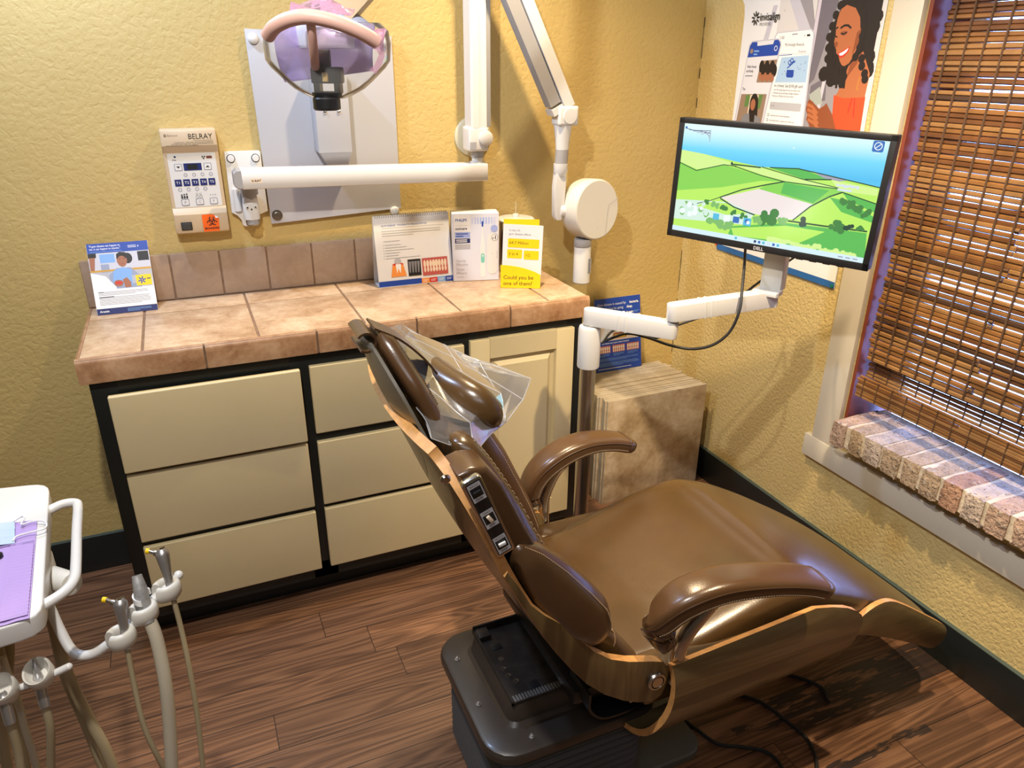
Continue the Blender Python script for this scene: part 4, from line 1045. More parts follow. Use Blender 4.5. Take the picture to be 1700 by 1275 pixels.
m = MB(); armbar(m, f0, f1); m.cyl(S2((-.688, -.920, .98)), S2((-.688, -.920, .996)), .015, M_gray)
a2 = m.build('upper_arm', ms)
clip(a2, f0, f1, .30, 1.016)
MN = V((-math.cos(.489), -math.sin(.489), 0)); MR = V((math.sin(.489), -math.cos(.489), 0))
m = MB(); q = V((-.376, -.937, 1.04))
m.prism([(-.036, 0), (.036, 0), (.036, .012), (-.036, .012)], .058, M_white, frame(S2(q - MN * -.018 + V((0, 0, 0))), MR, V((0, 0, 1))) @ Matrix.Translation((0, 0, -.029)), bev=.004)
m.prism([(-.031, .010), (.031, .010), (.029, .29), (-.029, .29)], .044, M_white2, frame(S2(q - MN * .006), MR, V((0, 0, 1))) @ Matrix.Translation((0, 0, -.034)), bev=.006)
m.build('bracket', ms)

mo = thing('monitor', 'black framed monitor showing green coastal fields on a white jointed arm', 'monitor', (-.454, -.965, 1.338))
rl = -.026
MR2 = MR * math.cos(rl) + V((0, 0, 1)) * math.sin(rl); MU2 = V((0, 0, 1)) * math.cos(rl) - MR * math.sin(rl)
Mm = frame((0, 0, 0), MR2, MU2)
fr = MB()
OW, OH, OB = .282, .162, .166
fr.box((0, -.002, -.020), (OW * 2, OH + OB, .032), M_black, Mm, bev=.004, seg=3)
fr.box((0, -.01, -.045), (.36, .20, .03), M_black, Mm, bev=.012, seg=3)
fr.build('casing', mo)
bz = MB(); bz.b2((-OW, OH - .0145, -.006), (OW, OH, .0035), M_black, Mm, bev=.0015); bz.b2((-OW, -OB - .0, -.006), (OW, -OB + .019, .0035), M_black, Mm, bev=.0015)
bz.b2((-OW, -OB, -.006), (-OW + .0155, OH, .0035), M_black, Mm, bev=.0015); bz.b2((OW - .0155, -OB, -.006), (OW, OH, .0035), M_black, Mm, bev=.0015)
for k in range(4): bz.b2((.10 + .035 * k, -OB - .002, -.004), (.118 + .035 * k, -OB + .001, .000), M_black, Mm)
bz.build('bezel', mo)
a = Art(); a.text('DELL', -.004, -.1615, .0125, K_lgray, 'CENTER', bold=.0003); a.build('maker_lettering', mo, Mm @ Matrix.Translation((0, 0, .0036)))
def scr(name, r, g, b):
    c = srgb(r, g, b); m_ = mat(name, (.01, .01, .01, 1), .25, emit=c, estr=SCREEN); return m_
SCREEN = .85
# sea and sky: a gradation that is the picture on the screen
msea = bpy.data.materials.new('screen_sea'); msea.use_nodes = True; t = NT(msea)
gx = t.add('ShaderNodeSeparateXYZ'); t.link(t.coord(), gx.inputs[0])
cr_ = t.ramp(t.math('MULTIPLY_ADD', gx.outputs[2], 6.5, .03), [(0.0, srgb(95, 205, 240)), (.35, srgb(75, 190, 240)), (.62, srgb(110, 215, 250)), (.82, srgb(190, 240, 250)), (.97, srgb(225, 250, 250))])
t.bsdf.inputs['Base Color'].default_value = (.01, .01, .01, 1); t.link(cr_, t.bsdf.inputs['Emission Color']); t.bsdf.inputs['Emission Strength'].default_value = SCREEN
e_g1 = scr('screen_bright_grass', 190, 240, 105); e_g2 = scr('screen_grass', 140, 215, 90); e_g3 = scr('screen_pale_meadow', 215, 245, 150); e_g4 = scr('screen_deep_grass', 95, 190, 90)
e_pk = scr('screen_ploughed_field', 240, 228, 225); e_h = scr('screen_hedge', 40, 75, 60); e_tr = scr('screen_tree', 70, 135, 70); e_tr2 = scr('screen_light_tree', 130, 190, 110); e_w = scr('screen_white', 240, 250, 252); e_tw = scr('screen_town', 215, 225, 240); e_pl = scr('screen_plum_field', 165, 165, 185); e_bl = scr('screen_blue_icon', 60, 115, 190); e_gr = scr('screen_pale_frost', 215, 240, 225); e_dk = scr('screen_dark_mark', 60, 70, 120); e_ic = scr('screen_icon_cyan', 90, 190, 225)
a = Art(); a.z = .0003
aw, at_, ab = .2665, .1475, -.147
a.rect(-aw, ab, aw, at_, msea)
a.poly([(-aw, ab), (-aw, .077), (-.196, .072), (-.133, .065), (-.085, .060), (-.036, .056), (-.009, .057), (.064, .060), (.133, .054), (.204, .046), (aw, .041), (aw, ab)], e_g1)
a.poly([(-aw, .077), (-.196, .072), (-.10, .055), (-.215, .03), (-aw, .044)], e_g3)
a.poly([(-aw, .044), (-.215, .028), (-.138, .050), (-.03, .034), (.034, .026), (-.013, .012), (-.076, -.009), (-.135, -.037), (-.165, -.051), (-aw, -.06)], e_g2)
a.poly([(-aw, -.035), (-.135, -.010), (-.03, .02), (.034, .026), (-.013, .012), (-.076, -.009), (-.135, -.037), (-.165, -.051), (-aw, -.06)], e_g1)
a.poly([(-.10, .052), (-.036, .054), (.08, .036), (.168, .026), (.034, .028), (-.028, .036)], e_g3)
a.poly([(-.009, .056), (.064, .064), (.15, .045), (.084, .038)], e_g4); a.poly([(.10, .060), (.19, .048), (.17, .043), (.13, .047)], e_pl); a.poly([(.15, .044), (.264, .036), (.264, .02), (.18, .02), (.168, .027)], e_g3)
a.poly([(.034, .026), (.168, .025), (.183, .018), (.155, .004), (.117, -.021), (-.03, -.001), (-.013, .012)], e_g2); a.poly([(.034, .024), (.15, .018), (.117, -.018), (.03, -.004)], e_g4)
a.poly([(-.133, -.037), (-.030, -.001), (.117, -.021), (.074, -.066), (.029, -.073), (-.031, -.067), (-.107, -.047)], e_pk)
a.poly([(.183, .018), (aw, .001), (aw, -.068), (.152, -.071), (.074, -.068), (.111, -.028), (.155, .004)], e_g1); a.poly([(.183, .018), (aw, .001), (aw, -.02), (.20, -.0)], e_g4)
a.poly([(.155, .002), (.20, -.002), (aw, -.030), (aw, -.045), (.19, -.03)], e_g4)
a.poly([(-aw, -.06), (-.165, -.051), (-.107, -.047), (-.031, -.067), (-.05, -.10), (-aw, -.115)], e_gr); a.poly([(-.18, -.055), (-.107, -.05), (-.05, -.07), (-.11, -.082), (-.20, -.07)], e_g1)
a.poly([(-.09, -.11), (.06, -.078), (.26, -.072), (aw, -.12), (aw, ab), (-.10, ab)], e_g4); a.poly([(-.09, -.115), (.06, -.085), (.16, -.085), (.10, -.125), (-.08, -.135)], e_g1)
for pts, wd in (([(-aw, .042), (-.215, .026), (-.138, .050), (-.102, .050)], .0022), ([(-.115, .054), (-.035, .054)], .0035), ([(-.114, .051), (-.028, .034), (.034, .026), (.168, .025)], .0022), ([(-.032, .056), (.084, .037), (.171, .027)], .002), ([(-.135, -.037), (-.076, -.009), (-.013, .012), (.034, .026)], .0032), ([(-.135, -.037), (-.165, -.051), (-.227, -.072)], .002), ([(.074, -.068), (.111, -.028), (.155, .004), (.183, .018)], .0034), ([(.183, .018), (aw, .001)], .0025), ([(.06, -.072), (.152, -.071), (.259, -.068)], .004), ([(-.009, .057), (.064, .062), (.133, .055), (.204, .047), (aw, .040)], .0026), ([(-.133, -.040), (-.09, -.058), (-.031, -.070)], .0035), ([(.086, .038), (.15, .045)], .003)):
    a.line(pts, wd, e_h)
def tree(x, y, r, m_): 
    for q in range(7): a.circ(x + r * random.uniform(-.8, .8), y + r * random.uniform(-.5, .7), r * random.uniform(.4, .65), m_, n=9)
for x_, y_, r_, m_ in ((.006, -.073, .022, e_tr), (-.02, -.085, .012, e_tr2), (.048, -.076, .013, e_tr2), (.10, -.070, .012, e_h), (.186, -.068, .017, e_tr), (.215, -.066, .010, e_h), (.245, -.067, .009, e_tr), (-.115, .056, .004, e_h), (.19, -.004, .010, e_tr), (.21, -.010, .012, e_tr), (.23, -.018, .012, e_tr), (.25, -.026, .011, e_tr), (-.17, -.055, .008, e_tr), (-.145, -.062, .01, e_tr2), (-.12, -.066, .01, e_tr), (-.09, -.072, .009, e_tr), (-.06, -.078, .009, e_tr), (-.13, -.108, .016, e_tr2), (-.10, -.112, .014, e_tr2), (-.16, -.104, .012, e_tr2)): tree(x_, y_, r_, m_)
for q in range(26): a.circ(-aw + .012 + .09 * random.random(), -.062 - .035 * random.random(), .005 + .004 * random.random(), random.choice((e_w, e_gr, e_tr2)), n=8)
for q in range(26): a.circ(.02 + .23 * q / 26, -.124 - .008 * random.random() - .004 * (q > 15), .0055 + .003 * random.random(), e_g3, n=8)
for q in range(9): a.rect(.165 + .006 * q, .029 + .004 * random.random(), .172 + .006 * q, .035 + .003 * random.random(), e_tw)
a.rect(.17, .021, .205, .026, e_tw); a.circ(.044, .111, .002, e_w)
for q, (x_, m_) in enumerate(((-.138, e_ic), (-.106, e_w), (-.079, e_bl), (-.049, e_ic))): a.rrect(x_ - .009, -.099, x_ + .009, -.082, .002, m_)
a.rrect(-.058, -.102, -.036, -.081, .002, e_ic); a.circ(-.048, -.090, .006, e_bl); a.circ(-.044, -.093, .005, e_w)
a.rrect(.230, .121, .256, .149 - .002, .004, e_bl); a.ring(.243, .1345, .0085, .002, e_w, 16); a.line([(.238, .130), (.248, .139)], .002, e_w); a.line([(.236, .118), (.25, .118)], .001, e_w)
for q in range(5): a.line([(-.262 + .012 * q, .135 - .003 * q), (-.235 + .012 * q, .131), (-.186, .134 - .007 * q)], .0016, e_dk if q < 2 else e_pl)
a.rect(-.262, .134, -.256, .140, e_bl)
a.rect(-aw, ab, aw, ab + .0135, scr('screen_taskbar', 215, 240, 248))
for q, x_ in enumerate((-.075, -.02, -.008, .004, .018, .032, .044)): a.rrect(x_, ab + .0035, x_ + .007, ab + .0105, .0015, (e_ic, e_dk, e_bl, e_ic, e_tw, e_bl, e_ic)[q])
for q in range(3): a.rect(.205 + .018 * q, ab + .005, .217 + .018 * q, ab + .008, e_pl)
a.build('screen', mo, Mm)

# cables on the stand
def cable(name, pts, lab, r=.0042, n=10):
    return tag(MB().tube(smooth_path(pts, n), r, M_rubber, seg=10).build(name), lab, 'cable')
cable('monitor_cable', [(-0.806, -0.755, 0.89), (-0.754, -0.788, 0.917), (-0.71, -0.833, 0.914), (-0.665, -0.882, 0.901), (-0.619, -0.928, 0.899), (-0.574, -0.962, 0.918), (-0.539, -0.981, 0.959), (-0.519, -0.985, 1.019), (-0.497, -0.959, 1.07), (-0.454, -0.906, 1.121), (-0.407, -0.846, 1.165), (-0.376, -0.808, 1.199)], 'black cable looping from the steel post up behind the monitor')
cable('power_cable', [(-0.804, -0.738, 0.877), (-0.759, -0.73, 0.91), (-0.711, -0.8, 0.932), (-0.709, -0.83, 0.921), (-0.689, -0.842, 0.913), (-0.649, -0.835, 0.914), (-0.602, -0.805, 0.923), (-0.493, -0.834, 0.961), (-0.425, -0.865, 1.009), (-0.349, -0.848, 1.038), (-0.244, -0.836, 1.084), (-0.211, -0.841, 1.105)], 'shorter black cable hanging under the white jointed arm and rising behind its bracket', .0036)
# ------------------------------------------------------------------ dental chair (long axis along +x, back towards -x)
def leather(name, c, rough=.27):
    m = bpy.data.materials.new(name); m.use_nodes = True; t = NT(m); co = t.coord()
    f = t.noise(co, 5, 4); lo = tuple(k * .82 for k in c) + (1,); hi = tuple(k * 1.15 for k in c) + (1,)
    t.link(t.ramp(f, [(.3, lo), (.7, hi)]), t.bsdf.inputs['Base Color'])
    t.bsdf.inputs['Roughness'].default_value = rough; t.bsdf.inputs['Coat Weight'].default_value = .25; t.bsdf.inputs['Coat Roughness'].default_value = .22
    vo = t.add('ShaderNodeTexVoronoi'); vo.inputs['Scale'].default_value = 420; t.link(co, vo.inputs['Vector'])
    big = t.noise(co, 14, 2)
    t.bump(t.math('MULTIPLY_ADD', vo.outputs['Distance'], .05, t.math('MULTIPLY', big, .5)), .22, .008)
    return m
M_lea = leather('brown_leatherette', (.080, .041, .0135))
M_lea2 = leather('brown_arm_leatherette', (.086, .042, .017), .28)
M_stitch = mat('tan_thread', (.42, .29, .17, 1), .8)
M_pipe = leather('dark_piping', (.06, .028, .012), .35)
def ply(name, c, c2, sc, rot=(0, 0, 0)):
    m = bpy.data.materials.new(name); m.use_nodes = True; t = NT(m)
    co = t.coord('Object', sc, rot)
    f = t.noise(co, 1.6, 3, .5, .6); s = t.math('MULTIPLY_ADD', t.math('SINE', t.math('MULTIPLY', f, 30)), .13, f)
    t.link(t.ramp(s, [(.25, (*c, 1)), (.75, (*c2, 1))]), t.bsdf.inputs['Base Color'])
    t.bsdf.inputs['Roughness'].default_value = .36; t.bsdf.inputs['Coat Weight'].default_value = .25
    return m
M_ply = ply('walnut_veneer', (.075, .047, .016), (.215, .145, .060), (1.0, 4, 9))
M_plyb = ply('walnut_veneer_upright', (.075, .045, .015), (.205, .135, .054), (9, 4, 1.0), (0, .45, 0))
M_plye = mat('laminated_ply_edge', (.60, .30, .10, 1), .42, var=.18, vscale=50)
M_brown = mat('brown_painted_metal', (.040, .030, .024, 1), .36, coat=.15)
M_bellow = mat('dark_grey_bellows_rubber', (.045, .042, .042, 1), .55)

ch = thing('dental_chair', 'brown leatherette dental chair with walnut plywood sides on dark base', 'dental chair', (-1.10, -1.30, 0))
def rrect(x0, x1, y0, y1, r, z, n=6):
    P = []
    for cx, cy, a0 in ((x1 - r, y0 + r, -PI / 2), (x1 - r, y1 - r, 0), (x0 + r, y1 - r, PI / 2), (x0 + r, y0 + r, PI)):
        for k in range(n): a_ = a0 + PI / 2 * k / (n - 1); P.append(V((cx + r * math.cos(a_), cy + r * math.sin(a_), z)))
    return P
# base: foot plate, bellows, flange cover, mechanism plate
BX0, BX1, BYa, BYb = -.372, .06, -.212, .195
MB().loft([rrect(-.33, .24, -.17, .16, .05, 0), rrect(-.33, .24, -.17, .16, .05, .018), rrect(-.325, .235, -.165, .155, .045, .022)], mat('grey_green_foot_plate', (.10, .10, .085, 1), .5)).build('foot_plate', ch)
rg = []
nb = 11
for k in range(nb):
    z = .022 + (.262 - .022) * k / nb; dz = (.262 - .022) / nb
    for q, ins in ((0.05, .040), (.30, .026), (.55, .022), (.80, .026)):
        rg.append(rrect(BX0 + ins, BX1 - ins, BYa + ins, BYb - ins, .055, z + dz * q))
rg.append(rrect(BX0 + .04, BX1 - .04, BYa + .04, BYb - .04, .05, .262))
MB().loft(rg, M_bellow).build('bellows', ch, angle=70)
m = MB()
m.loft([rrect(BX0 + .006, BX1 - .006, BYa + .006, BYb - .006, .068, .262), rrect(BX0, BX1, BYa, BYb, .072, .272), rrect(BX0, BX1, BYa, BYb, .072, .286), rrect(BX0 + .004, BX1 - .004, BYa + .004, BYb - .004, .070, .294), rrect(BX0 + .012, BX1 - .012, BYa + .012, BYb - .012, .064, .298),
        rrect(BX0 + .062, BX1 - .03, BYa + .066, BYb - .060, .03, .300), rrect(BX0 + .070, BX1 - .03, BYa + .074, BYb - .068, .026, .308), rrect(BX0 + .078, BX1 - .03, BYa + .082, BYb - .074, .022, .345), rrect(BX0 + .082, BX1 - .03, BYa + .086, BYb - .078, .016, .350)], M_brown)
m.build('base_cover', ch, angle=30)
m = MB()
zx0, zx1, zy0, zy1 = BX0 + .080, BX1 - .03, BYa + .084, BYb - .076
M_mech = mat('worn_dark_steel', (.055, .045, .038, 1), .38, .5, var=.35, vscale=25)
m.b2((zx0, zy0, .349), (zx0 + .004, zy1, .362), M_mech).b2((zx0, zy0, .349), (zx1, zy0 + .003, .356), M_mech).b2((zx0, zy1 - .004, .349), (zx1, zy1, .37), M_mech)
m.b2((zx0 + .004, zy0 + .022, .3495), (zx1, zy1 - .004, .353), M_mech)
m.b2((zx0 + .004, zy1 - .04, .353), (zx0 + .034, zy1 - .004, .365), M_mech, bev=.003)
mp = m.build('mechanism_plate', ch)
for k in range(26):
    pass
m = MB()
for k in range(24): m.b2((zx0 + .008 + .0072 * k, zy0 + .004, .349), (zx0 + .0122 + .0072 * k, zy0 + .021, .3555), M_dsteel)
m.build('gear_rack', ch)
for px_, py_ in ((.030, .115), (.024, .085), (.036, .040), (.026, .062)):
    m = MB(); m.lathe([(0, .353), (.0075, .353), (.0075, .3545), (.0045, .3545), (.004, .3537), (0, .3537)], M_steel, 16, Matrix.Translation((zx0 + px_, zy0 + py_ + .02, 0))); m.build('socket_bolt', mp)
for px_, py_ in ((.022, .155), (.055, .012)):
    MB().b2((zx0 + px_, zy0 + py_ + .012, .3532), (zx0 + px_ + .026, zy0 + py_ + .034, .3542), M_black, bev=.0004).build('slot', mp)
for px_, py_ in ((BX0 + .032, .10), (BX0 + .030, -.05), (BX0 + .105, BYa + .034), (BX0 + .26, BYa + .034), (BX0 + .135, BYa + .088)):
    m = MB(); z0 = .298 if py_ != BYa + .088 else .335
    m.lathe([(0, 0), (.0062, 0), (.0062, .003), (.004, .003), (.004, .008), (.002, .010), (0, .0102)], M_dsteel, 12, Matrix.Translation((px_, py_, z0))); m.build('cover_bolt', ch)
# lift column and hinge under the seat
m = MB(); m.b2((-.13, -.105, .345), (.30, .105, .40), M_black, bev=.01); m.b2((-.18, -.20, .37), (.45, .20, .41), M_black, bev=.012)
m.build('seat_carrier', ch)
hp = [(-.16, .43), (-.16, .39), (-.14, .36), (-.11, .345), (-.05, .345), (-.02, .36), (-.01, .40)]
m = MB(); m.sheet([[V((x, y, z)) for x, z in [(p.x, p.z) for p in smooth_path([(a_, 0, b_) for a_, b_ in hp], 4)]] for y in (-.235, -.15)], .006, M_black); m.build('hinge_strap', ch)
m = MB(); m.b2((-.08, -.262, .40), (.02, -.22, .452), M_steel, bev=.004).build('hinge_block', ch)

# plywood side shells: a vertical board that rolls under along its lower edge
def side_shell(sg, name, dz=0.0):
    cs = [(-.306, .526), (-.314, .500), (-.317, .465), (-.316, .43), (-.311, .395), (-.301, .360), (-.284, .325), (-.262, .298), (-.235, .280), (-.205, .273)]
    cs = [(p.x, p.y) for p in smooth_path([(a_, b_, 0) for a_, b_ in cs], 2)]
    G = []; n = len(cs)
    for i in range(25):
        t_ = i / 24; row = []
        for j, (y, z) in enumerate(cs):
            s = j / (n - 1)
            xr = -.022 + .010 * math.sin(PI * min(1, s * 1.5)) - .03 * s * s
            # rounded front end
            xf = .500 - .145 * max(0, 1 - s / .30) ** 2.0 - .10 * max(0, (s - .60) / .40) ** 2
            x = xr + (xf - xr) * t_
            row.append(V((x, y * sg, z + dz * (z - .27) / .25 + .030 * max(0, (x - .0)) / .5)))
        G.append(row)
    return MB().sheet(G, .015, M_ply, M_plye).build(name, ch, angle=50)
side_shell(1, 'plywood_side'); side_shell(-1, 'plywood_side', -.075)

# seat cushion running into the leg rest
prof = [(-.10, .500), (-.02, .503), (.08, .522), (.18, .548), (.27, .570), (.34, .578), (.40, .570), (.48, .538), (.57, .490), (.66, .436), (.75, .380), (.83, .326), (.885, .286), (.915, .262), (.935, .236), (.945, .205)]
pr = smooth_path([(x, 0, z) for x, z in prof], 3)
rg = []
for i, p_ in enumerate(pr):
    x, z = p_.x, p_.z
    d = (pr[min(i + 1, len(pr) - 1)] - pr[max(0, i - 1)]).normalized(); nrm = V((-d.z, 0, d.x))
    hw = .270 if x < .5 else .270 - .010 * (x - .5) / .4
    if x > .86: hw -= .045 * ((x - .86) / .085) ** 2
    if x < .05: hw -= .012 * (.05 - x) / .15
    th = .115 if x < .40 else max(.085, .115 - .15 * (x - .40))
    if x > .86: th = .085 * (1 - .45 * ((x - .86) / .085) ** 2)
    ring = []
    N = 36
    for k in range(N):
        an = 2 * PI * k / N; c, s = math.cos(an), math.sin(an); e = .42
        yy = hw * math.copysign(abs(c) ** e, c); h = th / 2 * math.copysign(abs(s) ** .5, s)
        crown = 0
        if s > 0:
            crown = -.012 * (1 - (yy / hw) ** 2) * (1 if .0 < x < .36 else .3) + .010 * (1 - abs(yy / hw) ** 3)
        ring.append(V((x, yy, z)) + nrm * (h - th / 2 + crown))
    rg.append(ring)
MB().loft(rg, M_lea).build('seat_cushion', ch, angle=80)
# strip along the far and near edge of the seat base
MB().b2((-.06, .225, .43), (.40, .285, .50), M_lea, bev=.015).build('seat_valance', ch); MB().b2((-.06, -.285, .40), (.44, -.225, .50), M_lea, bev=.015).build('seat_valance', ch)
# leg rest side panels and underside
for sg in (1, -1):
    lo = [(.500, .395), (.545, .432), (.590, .455), (.640, .456), (.700, .424), (.780, .370), (.862, .313), (.890, .288), (.902, .262), (.895, .240), (.872, .228), (.840, .236), (.760, .282), (.66, .335), (.57, .375)]
    lo = [(p.x, p.y) for p in smooth_path([(a_, b_, 0) for a_, b_ in lo], 3, True)]
    m = MB(); m.prism([(a_, b_ - (.004 if sg > 0 else .045)) for a_, b_ in lo], .014, M_ply, frame((0, -.268 * sg + (.0 if sg > 0 else .014), 0), (1, 0, 0), (0, 0, 1)), bev=.002, edge=M_plye)
    m.build('leg_rest_side', ch, angle=30)
G = [[V((x, y, z)) for y in (-.26, -.13, 0, .13, .26)] for x, z in ((.56, .372), (.66, .332), (.76, .280), (.84, .234), (.875, .230))]
MB().sheet(G, .010, M_ply, M_plye).build('leg_rest_underside', ch)

# arm rests: padded, bent down at the rear onto a steel post
def arm(sg, pts, post, name):
    path = smooth_path(pts, 5); rg = []; n = len(path)
    for i, p_ in enumerate(path):
        d = (path[min(i + 1, n - 1)] - path[max(0, i - 1)]).normalized()
        side = V((0, 0, 1)).cross(d)
        side = V((side.x, side.y, 0)).normalized() if side.length > .15 else V((0, 1, 0))
        up = d.cross(side).normalized()
        if up.z < 0 and i > n * .3: up = -up
        if up.dot(V((-1, 0, .6))) < 0: up = -up
        t_ = i / (n - 1)
        hw = .030 + .010 * min(1, t_ * 2.2); th = .021 + .007 * math.sin(PI * min(1, t_ * 1.3))
        en = min(1, t_ / .03, (1 - t_) / .035); en = .72 + .28 * math.sqrt(max(0, en))
        ring = []
        for k in range(24):
            an = 2 * PI * k / 24; c, s = math.cos(an), math.sin(an)
            ring.append(p_ + side * hw * en * math.copysign(abs(c) ** .48, c) + up * th * en * math.copysign(abs(s) ** .62, s))
        rg.append(ring)
    a_ = MB().loft(rg, M_lea2).build(name, ch, angle=70)
    m = MB()
    for kk, off in ((1, 0), (11, 0)):
        m.tube([r[kk] + (r[kk] - path[i]) * .012 for i, r in enumerate(rg) if 1 < i < n - 2], .0016, M_pipe, seg=6)
    m.tube([(rg[-3][k] - path[-3]) * 1.01 + path[-3] for k in range(0, 13)], .0014, M_pipe, seg=6)
    m.build('piping', a_)
    m = MB()
    for i in range(2, n - 3):
        for kk in (23, 12 + 1):
            p0, p1 = rg[i][kk], rg[i + 1][kk]; o_ = (p0 - path[i]).normalized() * .0006
            for q in range(3): m.tube([p0.lerp(p1, q / 3) + o_, p0.lerp(p1, (q + .55) / 3) + o_], .0009, M_stitch, seg=4)
    m.build('stitching', a_)
    m = MB(); m.tube(smooth_path(post, 5), .0155, M_steel, seg=20); m.build('arm_post', a_)
    return a_
arm(1, [(-.030, -.285, .568), (-.046, -.288, .605), (-.043, -.294, .645), (-.020, -.302, .678), (.018, -.310, .698), (.08, -.320, .708), (.17, -.332, .699), (.25, -.342, .680), (.318, -.350, .652)],
    [(.005, -.292, .46), (.003, -.296, .53), (.010, -.300, .575), (.035, -.304, .620), (.07, -.31, .668)], 'armrest')
arm(-1, [(-.045, .308, .552), (-.052, .310, .590), (-.036, .310, .632), (.000, .310, .668), (.055, .312, .692), (.12, .315, .700), (.19, .318, .690), (.262, .322, .664)],
    [(-.012, .300, .42), (-.014, .302, .53), (-.008, .305, .575), (.02, .308, .632), (.06, .31, .668)], 'armrest')

# back: plywood shell with side wings, cushion, bolsters
wing = [(-.018, .505), (-.019, .470), (-.030, .442), (-.052, .433), (-.090, .446), (-.124, .465), (-.170, .500), (-.211, .543), (-.246, .592), (-.280, .645), (-.312, .700), (-.338, .752), (-.362, .800), (-.386, .852), (-.380, .862), (-.360, .828), (-.334, .776), (-.306, .744),
        (-.282, .722), (-.258, .698), (-.228, .658), (-.200, .623), (-.160, .588), (-.118, .566), (-.060, .545), (-.034, .534)]
for sg in (1, -1):
    m = MB(); m.prism(wing, .020, M_plyb, frame((0, -.282 * sg + (0 if sg > 0 else .020), 0), (1, 0, 0), (0, 0, 1)), bev=.003, edge=M_plye)
    w_ = m.build('back_wing', ch, angle=30)
    yv = -.3022 * sg
    m = MB(); M_ = frame((-.049, yv, .490), (1, 0, 0), (0, 0, 1)) if sg > 0 else frame((-.049, yv, .490), (-1, 0, 0), (0, 0, 1))
    m.lathe([(0, 0), (.0215, 0), (.0215, .003), (.0195, .006), (.0155, .0068), (.0150, .0035), (.0132, .0035), (.0125, .0065), (0, .007)], M_steel, 36, M_)
    m.lathe([(.0133, .0036), (.0149, .0036)], M_black, 36, M_)
    m.build('pivot_button', w_)
rear = [(-.200, .545), (-.270, .650), (-.330, .755), (-.376, .850), (-.415, .945), (-.450, 1.025), (-.474, 1.066)]
rp = smooth_path([(x, 0, z) for x, z in rear], 4); G = []
for p_ in rp:
    t_ = max(0, (p_.z - .95) / .105); hw = .292 - .085 * min(1, t_) ** 2.2
    G.append([V((p_.x - .020 * (1 - (k / 8) ** 2), hw * k / 8, p_.z)) for k in range(-8, 9)])
m = MB(); m.sheet(G, .019, M_plyb, M_plye); m.build('back_shell', ch, angle=50)
note(MB().lathe([(0, 0), (.0085, 0), (.0085, .002), (.006, .0045), (0, .005)], M_chrome, 20, frame((-.481, -.2925, 1.060), (.4, 0, -1), (.9, 0, .36))).build('edge_button', ch), 'bright round button on the plywood edge')
# centre pad
cp = [(-.040, .500), (-.085, .560), (-.150, .655), (-.215, .750), (-.265, .840), (-.305, .925), (-.345, 1.000), (-.378, 1.050), (-.410, 1.075)]
path = smooth_path([(x, 0, z) for x, z in cp], 3); rg = []
for i, p_ in enumerate(path):
    d = (path[min(i + 1, len(path) - 1)] - path[max(0, i - 1)]).normalized(); nf = V((d.z, 0, -d.x))
    if nf.x < 0: nf = -nf
    t_ = i / (len(path) - 1); hw = .262 - .085 * t_ ** 2.5; th = .100 * (1 - .45 * t_ ** 2)
    en = min(1, (1 - t_) / .08 + .25); ring = []
    for k in range(40):
        an = 2 * PI * k / 40; c, s = math.cos(an), math.sin(an)
        yy = hw * math.copysign(abs(c) ** .5, c); f_ = th * en * math.copysign(abs(s) ** .55, s) / 2
        dish = -.050 * max(0, 1 - (yy / (hw * .86)) ** 2) if s > 0 else 0
        ring.append(p_ + V((0, yy, 0)) + nf * (f_ - th / 2 + dish * (.4 + .6 * math.sin(PI * min(1, t_ * 1.1)))))
    rg.append(ring)
bk = MB().loft(rg, M_lea).build('back_cushion', ch, angle=80)
m = MB()
for i in (4,):
    for k in range(1, 19):
        for q in range(3):
            p0, p1 = rg[i][k], rg[i][k + 1]
            m.tube([p0.lerp(p1, q / 3) + V((.0008, 0, .0004)), p0.lerp(p1, (q + .55) / 3) + V((.0008, 0, .0004))], .0011, M_stitch, seg=4)
for k in (4, 16):
    for i in range(4, len(rg) - 3):
        for q in range(2):
            p0, p1 = rg[i][k], rg[i + 1][k]
            m.tube([p0.lerp(p1, q / 2) + V((.0008, 0, .0004)), p0.lerp(p1, (q + .55) / 2) + V((.0008, 0, .0004))], .0011, M_stitch, seg=4)
m.build('stitching', bk)
# side bolsters with seams
def bolster(sg, cpts, name):
    P = smooth_path([(x, y, z) for x, y, z, _, _ in cpts], 4); rr_ = []
    for a_, b_ in zip(cpts[:-1], cpts[1:]):
        for k in range(4): rr_.append((a_[3] + (b_[3] - a_[3]) * k / 4, a_[4] + (b_[4] - a_[4]) * k / 4))
    rr_.append((cpts[-1][3], cpts[-1][4])); rg = []; n = len(P)
    for i, p_ in enumerate(P):
        d = (P[min(i + 1, n - 1)] - P[max(0, i - 1)]).normalized(); nf = V((d.z, 0, -d.x)).normalized()
        if nf.x < 0: nf = -nf
        rg.append([p_ + nf * rr_[i][0] * math.copysign(abs(math.cos(2 * PI * k / 24)) ** .8, math.cos(2 * PI * k / 24)) + V((0, 1, 0)) * rr_[i][1] * math.copysign(abs(math.sin(2 * PI * k / 24)) ** .8, math.sin(2 * PI * k / 24)) for k in range(24)])
    b_ = MB().loft(rg, M_lea2).build(name, ch, angle=80)
    m = MB(); ks = (18 + 3, 22) if sg > 0 else (3, 7)
    for kk in (21, 3):
        for i in range(1, n - 2):
            for q in range(3):
                p0, p1 = rg[i][kk], rg[i + 1][kk]; o_ = (p0 - P[i]).normalized() * .0008
                m.tube([p0.lerp(p1, q / 3) + o_, p0.lerp(p1, (q + .55) / 3) + o_], .0010, M_stitch, seg=4)
    m.build('stitching', b_)
    return b_
